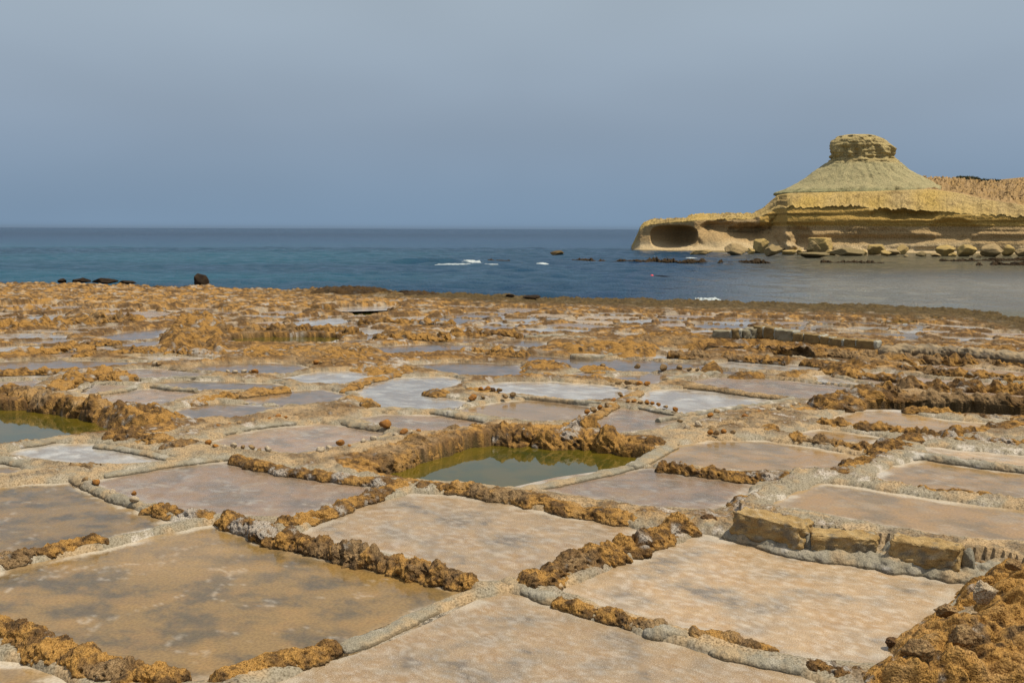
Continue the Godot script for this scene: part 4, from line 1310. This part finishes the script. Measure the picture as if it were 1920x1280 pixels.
	for v in range(-16, 17):
		for u in range(-14, 15):
			var corners := [knot.call(u, v), knot.call(u + 1, v), knot.call(u + 1, v + 1), knot.call(u, v + 1)]
			var mid: Vector2 = (corners[0] + corners[2]) * 0.5
			var lean := mid.x / -mid.y
			if mid.y > -15.6 or absf(lean) > 0.64: continue
			var sea_at := 40.0
			for k in range(1, shore.size()):
				if lean <= shore[k].x:
					sea_at = lerpf(shore[k - 1].y, shore[k].y, clampf((lean - shore[k - 1].x) / (shore[k].x - shore[k - 1].x), 0, 1))
					break
			if -mid.y > sea_at - (8.0 if lean < -0.1 else 4.6) or (lean < -0.2 and -mid.y > 33.0): continue
			if rng.randf() < 0.07: continue
			var quad := PackedVector2Array()
			for k in 4:
				for f in [0.14, 0.5, 0.86]:
					var e: Vector2 = corners[k].lerp(corners[(k + 1) % 4], f)
					quad.append(e.lerp(mid, rng.randf_range(0.12, 0.20)))
			var pieces: Array = [quad]
			var reach := Rect2(quad[0], Vector2.ZERO)
			for q in quad: reach = reach.expand(q)
			for t in taken:
				if not t[1].intersects(reach): continue
				var next: Array = []
				for piece in pieces:
					for cut in Geometry2D.clip_polygons(piece, Geometry2D.offset_polygon(t[0], 0.17)[0]):
						if not Geometry2D.is_polygon_clockwise(cut) or true: next.append(cut)
				pieces = next
			var best := PackedVector2Array()
			var most := 0.55
			for piece in pieces:
				var area := 0.0
				for k in piece.size(): area += piece[k].cross(piece[(k + 1) % piece.size()]) * 0.5
				if absf(area) > most:
					most = absf(area)
					best = piece
			if best.size() < 3: continue
			var thin := Geometry2D.offset_polygon(best, -0.16)
			if thin.is_empty(): continue
			var kind: String = ["blue", "pink", "dark", "pink", "dark", "blue", "crust", "dark"][rng.randi() % 8]
			var what: String = {"blue": "bluish", "pink": "pinkish grey", "dark": "brown", "crust": "pale crusted"}[kind]
			register_pan(kind, 0.0, best, "", "%s pans of the far shelf" % what)
			pans[pans.size() - 1].row = v
			pans[pans.size() - 1].what = what
			made += 1
	var nth := ["first", "second", "third", "fourth", "fifth", "sixth", "seventh", "eighth", "ninth", "tenth", "eleventh", "twelfth", "thirteenth", "fourteenth", "fifteenth", "sixteenth", "seventeenth", "eighteenth", "nineteenth", "twentieth"]
	var rows: Array = []
	for p in pans:
		if p.has("row") and not rows.has(p.row): rows.append(p.row)
	rows.sort()
	for p in pans:
		if not p.has("row"): continue
		var rank := 0
		var where: Vector2 = p.box.get_center()
		for q in pans:
			if q.has("row") and q.row == p.row and q.box.get_center().x < where.x: rank += 1
		p.label = "small %s far pan, %s along the %s slanting row back from the sea" % [p.what, nth[rank], nth[mini(rows.find(p.row), 19)]]

func lay_out_ridges() -> void:
	# nearest
	ridge([-80, 1178, 0, 1190, 60, 1212, 130, 1245, 230, 1272, 340, 1296], 0.24, 0.15, 1.0, "rough ochre ridge nearest the viewer along the largest brown pan")
	ridge([395, 1300, 470, 1264, 560, 1243, 640, 1220], 0.17, 0.12, 1.0, "short rough ridge closing the near corner of the largest brown pan")
	ridge([635, 1222, 710, 1195, 800, 1150, 870, 1122, 925, 1102], 0.15, 0.05, 0.12, "flat grey mortar strip between the largest brown pan and the nearest crusted pan")
	ridge([905, 1108, 950, 1098, 1000, 1115, 1045, 1132], 0.16, 0.07, 0.1, "grey mortar crossing where four near pans meet")
	ridge([420, 980, 500, 1012, 590, 1035, 680, 1056, 760, 1072, 830, 1090, 893, 1104], 0.21, 0.15, 1.0, "long rough ochre ridge between the largest brown pan and the diamond pan")
	ridge([-80, 1072, 0, 1062, 60, 1048, 130, 1032, 205, 1020], 0.18, 0.12, 1.0, "rough ridge between the two brown pans at the frame")
	ridge([190, 1024, 270, 1003, 340, 987, 412, 972], 0.15, 0.06, 0.12, "grey mortar kerb leading up to the start of the long rough ridge")
	ridge([-60, 908, 0, 900, 60, 893, 120, 893, 170, 917, 230, 943, 290, 957], 0.16, 0.09, 0.3, "ochre stained mortar kerb round the dark mottled pan")
	ridge([275, 958, 330, 970, 380, 975, 410, 975], 0.2, 0.11, 1.0, "short brown lumpy ridge between the mottled pan and the streaky pan")
	ridge([520, 1000, 560, 984, 620, 965, 680, 944, 730, 924, 780, 912], 0.19, 0.12, 0.95, "rough ridge between the streaky pink pan and the diamond pan")
	ridge([435, 866, 520, 886, 600, 897, 680, 906, 740, 912, 790, 912], 0.2, 0.11, 0.75, "brown sided ridge along the far side of the streaky pink pan")
	ridge([190, 895, 250, 887, 310, 876, 370, 868, 440, 860], 0.14, 0.06, 0.15, "grey kerb behind the streaky pink pan")
	ridge([120, 884, 150, 882, 195, 880], 0.2, 0.1, 1.0, "dark lumpy rock on the bank between the pale and streaky pans")
	ridge([775, 916, 860, 922, 940, 936, 1020, 950, 1100, 968, 1180, 978, 1245, 984], 0.24, 0.12, 0.75, "ridge with a mortar cap between the diamond pan and the grey brown pan")
	ridge([1285, 992, 1220, 1018, 1150, 1045, 1080, 1072, 1020, 1096, 975, 1108], 0.27, 0.16, 1.0, "thick boulder like ridge between the diamond pan and the sparkling pan")
	ridge([1040, 1132, 1110, 1152, 1190, 1172, 1250, 1190], 0.17, 0.10, 1.0, "rough ridge on the near edge of the sparkling pan, next to the mortar crossing")
	ridge([1205, 1190, 1260, 1196, 1300, 1203], 0.14, 0.09, 0.1, "whitish mortar lump on the near edge of the sparkling pan")
	ridge([1285, 1197, 1350, 1204, 1400, 1216, 1455, 1236], 0.15, 0.10, 1.0, "rough ridge on the near edge of the sparkling pan, between two mortar pieces")
	ridge([1330, 1222, 1400, 1238, 1470, 1252, 1540, 1262], 0.15, 0.06, 0.1, "pale mortar edge in front of the broken rough ridge")
	ridge([1500, 1258, 1550, 1262, 1600, 1274, 1650, 1290], 0.2, 0.12, 0.9, "rough ridge end running into the rock bank")
	mound([1975, 1035, 1905, 1070, 1850, 1098, 1800, 1112, 1765, 1150, 1715, 1190, 1660, 1240, 1600, 1282, 1580, 1330, 2100, 1330, 2060, 1100], 0.19, 0.3, 0.30, "high bank of pitted ochre rock filling the corner beside the sparkling pan", "rock bank", 0.72, 0.0, 0.8)
	ridge([1235, 982, 1290, 985, 1340, 995, 1370, 1000], 0.22, 0.10, 0.1, "grey mortar patch joining the block wall to the thick ridge")
	ridge([1850, 1088, 1900, 1060, 1960, 1040], 0.22, 0.14, 0.2, "grey mortar slope between the block wall and the rock bank")
	ridge([1500, 905, 1465, 930, 1420, 948, 1365, 968], 0.24, 0.15, 1.0, "short thick ochre ridge between the grey brown pan and the pan behind the block wall")
	ridge([1232, 880, 1290, 888, 1330, 892, 1390, 900, 1450, 905, 1498, 902], 0.22, 0.14, 1.0, "dark rough ridge between the grey brown pan and the brown pan beyond it")
	ridge([1495, 905, 1540, 898, 1605, 906], 0.34, 0.08, 0.08, "white grey mortar saddle at the head of the pan behind the block wall", "", 0.03)
	ridge([1590, 908, 1680, 920, 1740, 930, 1800, 935, 1860, 944, 1950, 952], 0.18, 0.11, 0.85, "rough ridge between the two orange pans", "", 0.05)
	ridge([1545, 908, 1590, 893, 1640, 868, 1690, 842, 1745, 822], 0.32, 0.16, 1.0, "thickest diagonal ridge of broken brown rock")
	ridge([1430, 806, 1470, 820, 1520, 832, 1580, 842, 1640, 852, 1665, 856], 0.24, 0.13, 1.0, "rough ridge between the little brown pan and the wide brown pan")
	ridge([1525, 797, 1570, 802, 1620, 808, 1670, 814, 1730, 822], 0.24, 0.13, 1.0, "rough ridge between the trench pan and the little brown pan")
	ridge([1730, 830, 1800, 835, 1870, 840, 1960, 848], 0.3, 0.17, 1.0, "dark rough ridge before the narrow tan pan")
	ridge([1740, 832, 1800, 822, 1860, 812, 1960, 796], 0.26, 0.14, 1.0, "rough ridge slanting from the diagonal ridge to the trench")
	ridge([1690, 862, 1730, 860, 1780, 868, 1840, 876, 1960, 890], 0.16, 0.09, 0.1, "grey stone kerb on the far edge of the orange pan", "", 0.05)
	ridge([1690, 772, 1760, 778, 1830, 786, 1960, 796], 0.22, 0.12, 1.0, "rough ridge between the trench and the tan pan")
	ridge([1530, 770, 1570, 762, 1610, 748, 1650, 742, 1700, 742], 0.6, 0.22, 1.0, "broad rough bank at the head of the trench")
	ridge([1680, 744, 1750, 742, 1840, 744, 1960, 750], 0.5, 0.34, 0.9, "long rough bank forming the trench's far wall", "", -0.1)
	mound([1260, 812, 1300, 790, 1360, 776, 1430, 762, 1520, 758, 1545, 770, 1500, 790, 1440, 800, 1400, 822, 1330, 826], 0.06, 0.5, 0.12, "stony pale bank between the wide pale pan and the brown pan", "rock bank", 0.5)
	# round the deep olive pool
	ridge([640, 903, 700, 889, 765, 868, 825, 849, 865, 836], 0.34, 0.17, 0.75, "tan rock wall sloping along the near side of the deep olive pool", "rock wall", -0.12)
	ridge([750, 868, 790, 850, 845, 834, 900, 827, 960, 829, 1015, 833], 0.5, 0.20, 0.85, "rock wall behind the deep olive pool, the half with the cream crusted bank", "rock wall", -0.12)
	ridge([995, 835, 1050, 836, 1110, 836, 1170, 846, 1250, 860], 0.5, 0.19, 0.85, "rock wall behind the deep olive pool, the half with the stone corner", "rock wall", -0.12)
	ridge([1060, 812, 1080, 806, 1110, 812], 0.3, 0.22, 0.9, "rounded boulder lump standing on the rock mass behind the deep olive pool")
	ridge([975, 922, 1050, 908, 1120, 893, 1180, 878, 1220, 862, 1262, 838], 0.17, 0.05, 0.08, "curved grey kerb along the near edge of the deep olive pool")
	ridge([770, 905, 840, 912, 920, 920, 985, 926], 0.22, 0.07, 0.35, "mortar capped kerb on the viewer's side of the deep olive pool")
	ridge([1180, 880, 1215, 860, 1255, 838, 1300, 818], 0.15, 0.07, 0.2, "row of tan flat stones at the corner of the deep olive pool")
	ridge([575, 862, 640, 852, 700, 838, 765, 826, 800, 815], 0.3, 0.08, 0.3, "white crusted bank between the oval pan and the deep olive pool")
	# round the green pool
	ridge([-60, 754, 20, 756, 90, 768, 150, 779, 210, 788], 0.42, 0.25, 0.7, "rock wall behind the green pool", "rock wall", -0.1)
	mound([185, 778, 240, 770, 300, 772, 352, 790, 330, 800, 280, 802, 220, 796], 0.16, 0.2, 0.2, "rocks at the end of the green pool", "rock bank", 0.85, 0.0, 0.3)
	ridge([-60, 850, 40, 838, 130, 824, 230, 818, 290, 812], 0.22, 0.07, 0.35, "tan bank on the near edge of the green pool")
	ridge([195, 826, 250, 826, 300, 834, 350, 846], 0.4, 0.16, 0.7, "grey brown rock hump between the green pool and the oval pan")
	ridge([180, 838, 260, 850, 340, 866, 400, 862], 0.14, 0.06, 0.15, "thin grey kerb beside the pale pan with a black patch")
	ridge([-20, 858, 10, 866, 45, 872, 60, 868], 0.2, 0.08, 0.1, "dark slab kerb at the frame below the pale pan")
	ridge([362, 828, 420, 840, 490, 852, 555, 860], 0.09, 0.06, 0.1, "dark red kerb on the near edge of the oval pan")
	ridge([375, 828, 430, 814, 500, 802, 600, 792], 0.09, 0.06, 0.1, "dark thin kerb on the far edge of the oval pan")
	ridge([555, 860, 620, 848, 690, 832, 735, 818], 0.09, 0.06, 0.1, "cream edged kerb at the end of the oval pan")
	ridge([310, 796, 390, 792, 450, 786, 500, 776, 540, 766], 0.14, 0.06, 0.12, "grey kerb between the brown pan and the pale strip")
	ridge([355, 762, 390, 752, 440, 744, 490, 738, 545, 734], 0.3, 0.11, 0.8, "orange crested ridge between two brown pans", "", 0, 0.9)
	ridge([285, 766, 330, 756, 375, 744], 0.12, 0.05, 0.12, "thin grey kerb beside the white streaked pan")
	ridge([260, 716, 330, 712, 436, 712], 0.07, 0.08, 0.1, "long straight plank like kerb over the dark pan")
	ridge([512, 716, 540, 720, 570, 724], 0.08, 0.08, 0.1, "short dark kerb at the corner of the bright blue pan")
	ridge([180, 742, 230, 735, 270, 726, 330, 732, 370, 734], 0.14, 0.08, 0.12, "wavy grey mortar kerb round the white streaked pan")
	ridge([645, 752, 690, 758, 690, 766], 0.35, 0.1, 0.7, "orange rock corner at the elbow of the curved pan", "", 0, 0.9)
	ridge([650, 738, 672, 722, 710, 712, 750, 704], 0.25, 0.09, 0.7, "orange ridge following the curved pan's outer edge", "", 0, 0.9)
	ridge([800, 744, 840, 738, 880, 738, 930, 742], 0.45, 0.09, 0.7, "rocky spit pushing into the curved pan", "", 0, 0.5)
	ridge([665, 778, 740, 772, 820, 776, 900, 790, 1000, 798, 1050, 800], 0.16, 0.09, 0.12, "dark grey mortar kerb behind the deep olive pool's rocks")
	ridge([875, 732, 885, 742, 930, 746, 1000, 750, 1080, 758, 1130, 762], 0.08, 0.09, 0.1, "curved wooden looking edge of the pale rose pan")
	ridge([640, 790, 680, 800, 720, 806], 0.28, 0.1, 0.4, "grey stones at the end of the oval pan")
	ridge([1085, 795, 1110, 785, 1140, 770, 1170, 752, 1200, 738], 0.2, 0.08, 0.6, "orange stone bank between the red brown pan and the pale grey pan", "", 0, 0.8)
	ridge([890, 716, 960, 710, 1050, 708, 1150, 716, 1200, 722], 0.25, 0.09, 0.65, "orange bank behind the pale rose pan", "", 0, 0.9)
	ridge([1165, 760, 1200, 766, 1250, 776, 1290, 782], 0.14, 0.07, 0.15, "grey kerb carrying a row of orange stones")
	ridge([1255, 722, 1290, 728, 1340, 733, 1400, 742, 1480, 752], 0.18, 0.1, 0.5, "thin dark kerb behind the wide pale pan")
	ridge([1230, 792, 1300, 780, 1380, 768, 1490, 752], 0.1, 0.08, 0.1, "long straight kerb on the near edge of the wide pale pan")
	ridge([1245, 716, 1290, 708, 1350, 702], 0.18, 0.1, 0.1, "flat grey slab kerb beside the square brown pan")
	ridge([1575, 762, 1640, 757, 1720, 755, 1810, 757, 1960, 764], 0.3, 0.16, 1.0, "dark weathered lip overhanging the deep trench", "rock lip", -0.06, -0.8)
	# low islands and banks further out
	mound([975, 698, 980, 686, 1010, 680, 1060, 686, 1078, 693, 1040, 699, 1000, 701], 0.088, 0.25, 0.16, "larger flat topped rock island between the brown pans", "rock island", 0.85, 0.0, 0.4)
	mound([1078, 694, 1100, 688, 1140, 692, 1163, 698, 1120, 700], 0.066, 0.25, 0.14, "smaller rock island between the brown pans", "rock island", 0.85, 0.0, 0.7)
	mound([1313, 700, 1318, 690, 1335, 684, 1352, 690, 1354, 700], 0.11, 0.25, 0.15, "square rock lump at the corner of the long dark channel", "rock island", 0.95)
	mound([1362, 708, 1375, 702, 1400, 702, 1438, 704, 1442, 709, 1400, 711], 0.066, 0.25, 0.16, "brown rock island nearest the blue strip pan's corner", "rock island", 1.0)
	mound([1450, 706, 1480, 702, 1520, 698, 1530, 702, 1500, 708], 0.0825, 0.25, 0.16, "golden rock island beside the brown one on the tan pan", "rock island", 1.0, 0.0, 0.4)
	ridge([1545, 702, 1590, 696, 1640, 686, 1682, 678], 0.6, 0.2, 1.0, "rough diagonal bank between the far pans")
	ridge([1560, 704, 1620, 708, 1705, 717], 0.35, 0.14, 1.0, "dark rough arm of the diagonal bank")
	ridge([1672, 692, 1750, 700, 1830, 710, 1960, 718], 0.35, 0.18, 1.0, "second long rough bank behind the trench")
	ridge([1390, 660, 1500, 664, 1600, 670, 1700, 678, 1960, 694], 0.45, 0.18, 1.0, "long rough bank below the far block wall")
	ridge([1500, 684, 1540, 688, 1570, 692], 0.3, 0.16, 1.0, "short rough ridge before the grey plank kerb")
	ridge([1484, 674, 1560, 682, 1632, 689], 0.12, 0.12, 0.08, "straight grey plank like kerb of the thin dark pan")
	ridge([1250, 670, 1330, 673, 1380, 676, 1480, 683], 0.35, 0.16, 1.0, "rough ridge between the small blue pan and the blue strip pan")
	ridge([1068, 672, 1100, 673, 1150, 670], 0.12, 0.1, 0.0, "white mortar kerb of the small grey pan")
	ridge([865, 660, 920, 664, 990, 668], 0.45, 0.16, 0.95, "rough ridge at the head of the long dark channel", "", 0, 0.4)
	mound([1020, 654, 1090, 646, 1180, 648, 1240, 654, 1230, 668, 1170, 672, 1140, 664, 1060, 662], 0.11, 0.4, 0.22, "orange rock bank before the far kerb", "rock bank", 0.9, 0.0, 0.6)
	mound([1150, 640, 1230, 630, 1310, 632, 1360, 644, 1340, 655, 1240, 652, 1170, 650], 0.138, 0.5, 0.22, "brown rock bank at the start of the far block wall", "rock bank", 0.9)
	mound([1290, 658, 1330, 640, 1420, 636, 1560, 646, 1700, 658, 1960, 666, 1960, 684, 1800, 676, 1700, 668, 1560, 662, 1420, 652], 0.176, 0.3, 0.22, "dark undercut ledge carrying the far block wall", "rock ledge", 0.75)
	ridge([1650, 662, 1720, 661, 1790, 664, 1860, 670, 1960, 678], 0.5, 0.22, 0.42, "white mortar and stones continuing the far block wall", "", 0.14)
	ridge([980, 636, 1060, 636, 1120, 640], 0.15, 0.14, 0.08, "pale grey far kerb before the small blue pan")
	mound([430, 664, 470, 656, 560, 655, 650, 650, 700, 652, 720, 662, 690, 690, 620, 684, 590, 678, 520, 676, 440, 678], 0.077, 0.5, 0.22, "orange rock shelf in front of the far green pool", "rock bank", 0.8, 0.0, 0.5)
	mound([640, 690, 700, 684, 760, 690, 810, 700, 770, 706, 690, 704], 0.055, 0.4, 0.2, "orange rock apron beside the bright blue pan", "rock bank", 0.75, 0.0, 0.5)
	ridge([405, 634, 480, 628, 560, 627, 640, 630, 665, 634], 0.5, 0.24, 0.9, "dark rimmed rock wall behind the far green pool", "rock wall", -0.06)
	mound([300, 655, 312, 625, 335, 600, 380, 596, 420, 600, 430, 625, 412, 652, 360, 658], 0.121, 0.3, 0.42, "tall ochre outcrop scored by runnels", "rock outcrop", 0.85, 0.0, 0.2)
	mound([290, 662, 300, 640, 330, 628, 362, 640, 366, 660], 0.22, 0.5, 0.25, "dark rock leaning on the ochre outcrop", "rock outcrop", 1.0)
	mound([370, 664, 378, 646, 410, 644, 432, 654, 430, 668], 0.193, 0.4, 0.25, "dark faced block at the foot of the ochre outcrop", "rock outcrop", 1.0)
	ridge([-60, 620, 60, 614, 150, 610, 270, 603], 0.8, 0.32, 0.95, "long dark sided ridge across the far shelf", "", 0, 0.4)
	ridge([110, 652, 170, 648, 230, 646], 0.45, 0.16, 0.9, "orange and brown ridge beside the blue pan", "", 0, 0.3)
	ridge([130, 672, 220, 666, 310, 664, 400, 667], 0.4, 0.16, 0.95, "brown sided ridge behind the blue strip pan", "", 0, 0.3)
	ridge([-60, 668, 20, 672, 60, 664, 110, 660, 180, 656], 0.5, 0.16, 0.8, "orange ridge along the wide dark pan", "", 0, 0.45)
	ridge([-60, 704, 40, 702, 120, 700, 170, 702], 0.35, 0.14, 0.75, "orange ridge before the wide dark pan", "", 0, 0.4)
	ridge([80, 742, 110, 730, 140, 720, 180, 708, 240, 716], 0.4, 0.18, 0.75, "orange rocks climbing from the green pool's wall", "", 0, 0.4)
	ridge([60, 742, 90, 728, 110, 715], 0.3, 0.16, 0.5, "grey topped rock beside the orange rocks over the green pool")
	ridge([820, 632, 900, 630, 980, 634], 0.5, 0.2, 0.95, "brown rubble ridge beyond the dark mirror pan")
	ridge([700, 640, 780, 636, 850, 640], 0.5, 0.2, 0.9, "orange rubble ridge behind the dark mirror pan", "", 0, 0.5)
	ridge([670, 610, 750, 608, 850, 612], 0.4, 0.2, 0.95, "rubble ridge behind the bright blue pan at the green pool's end")
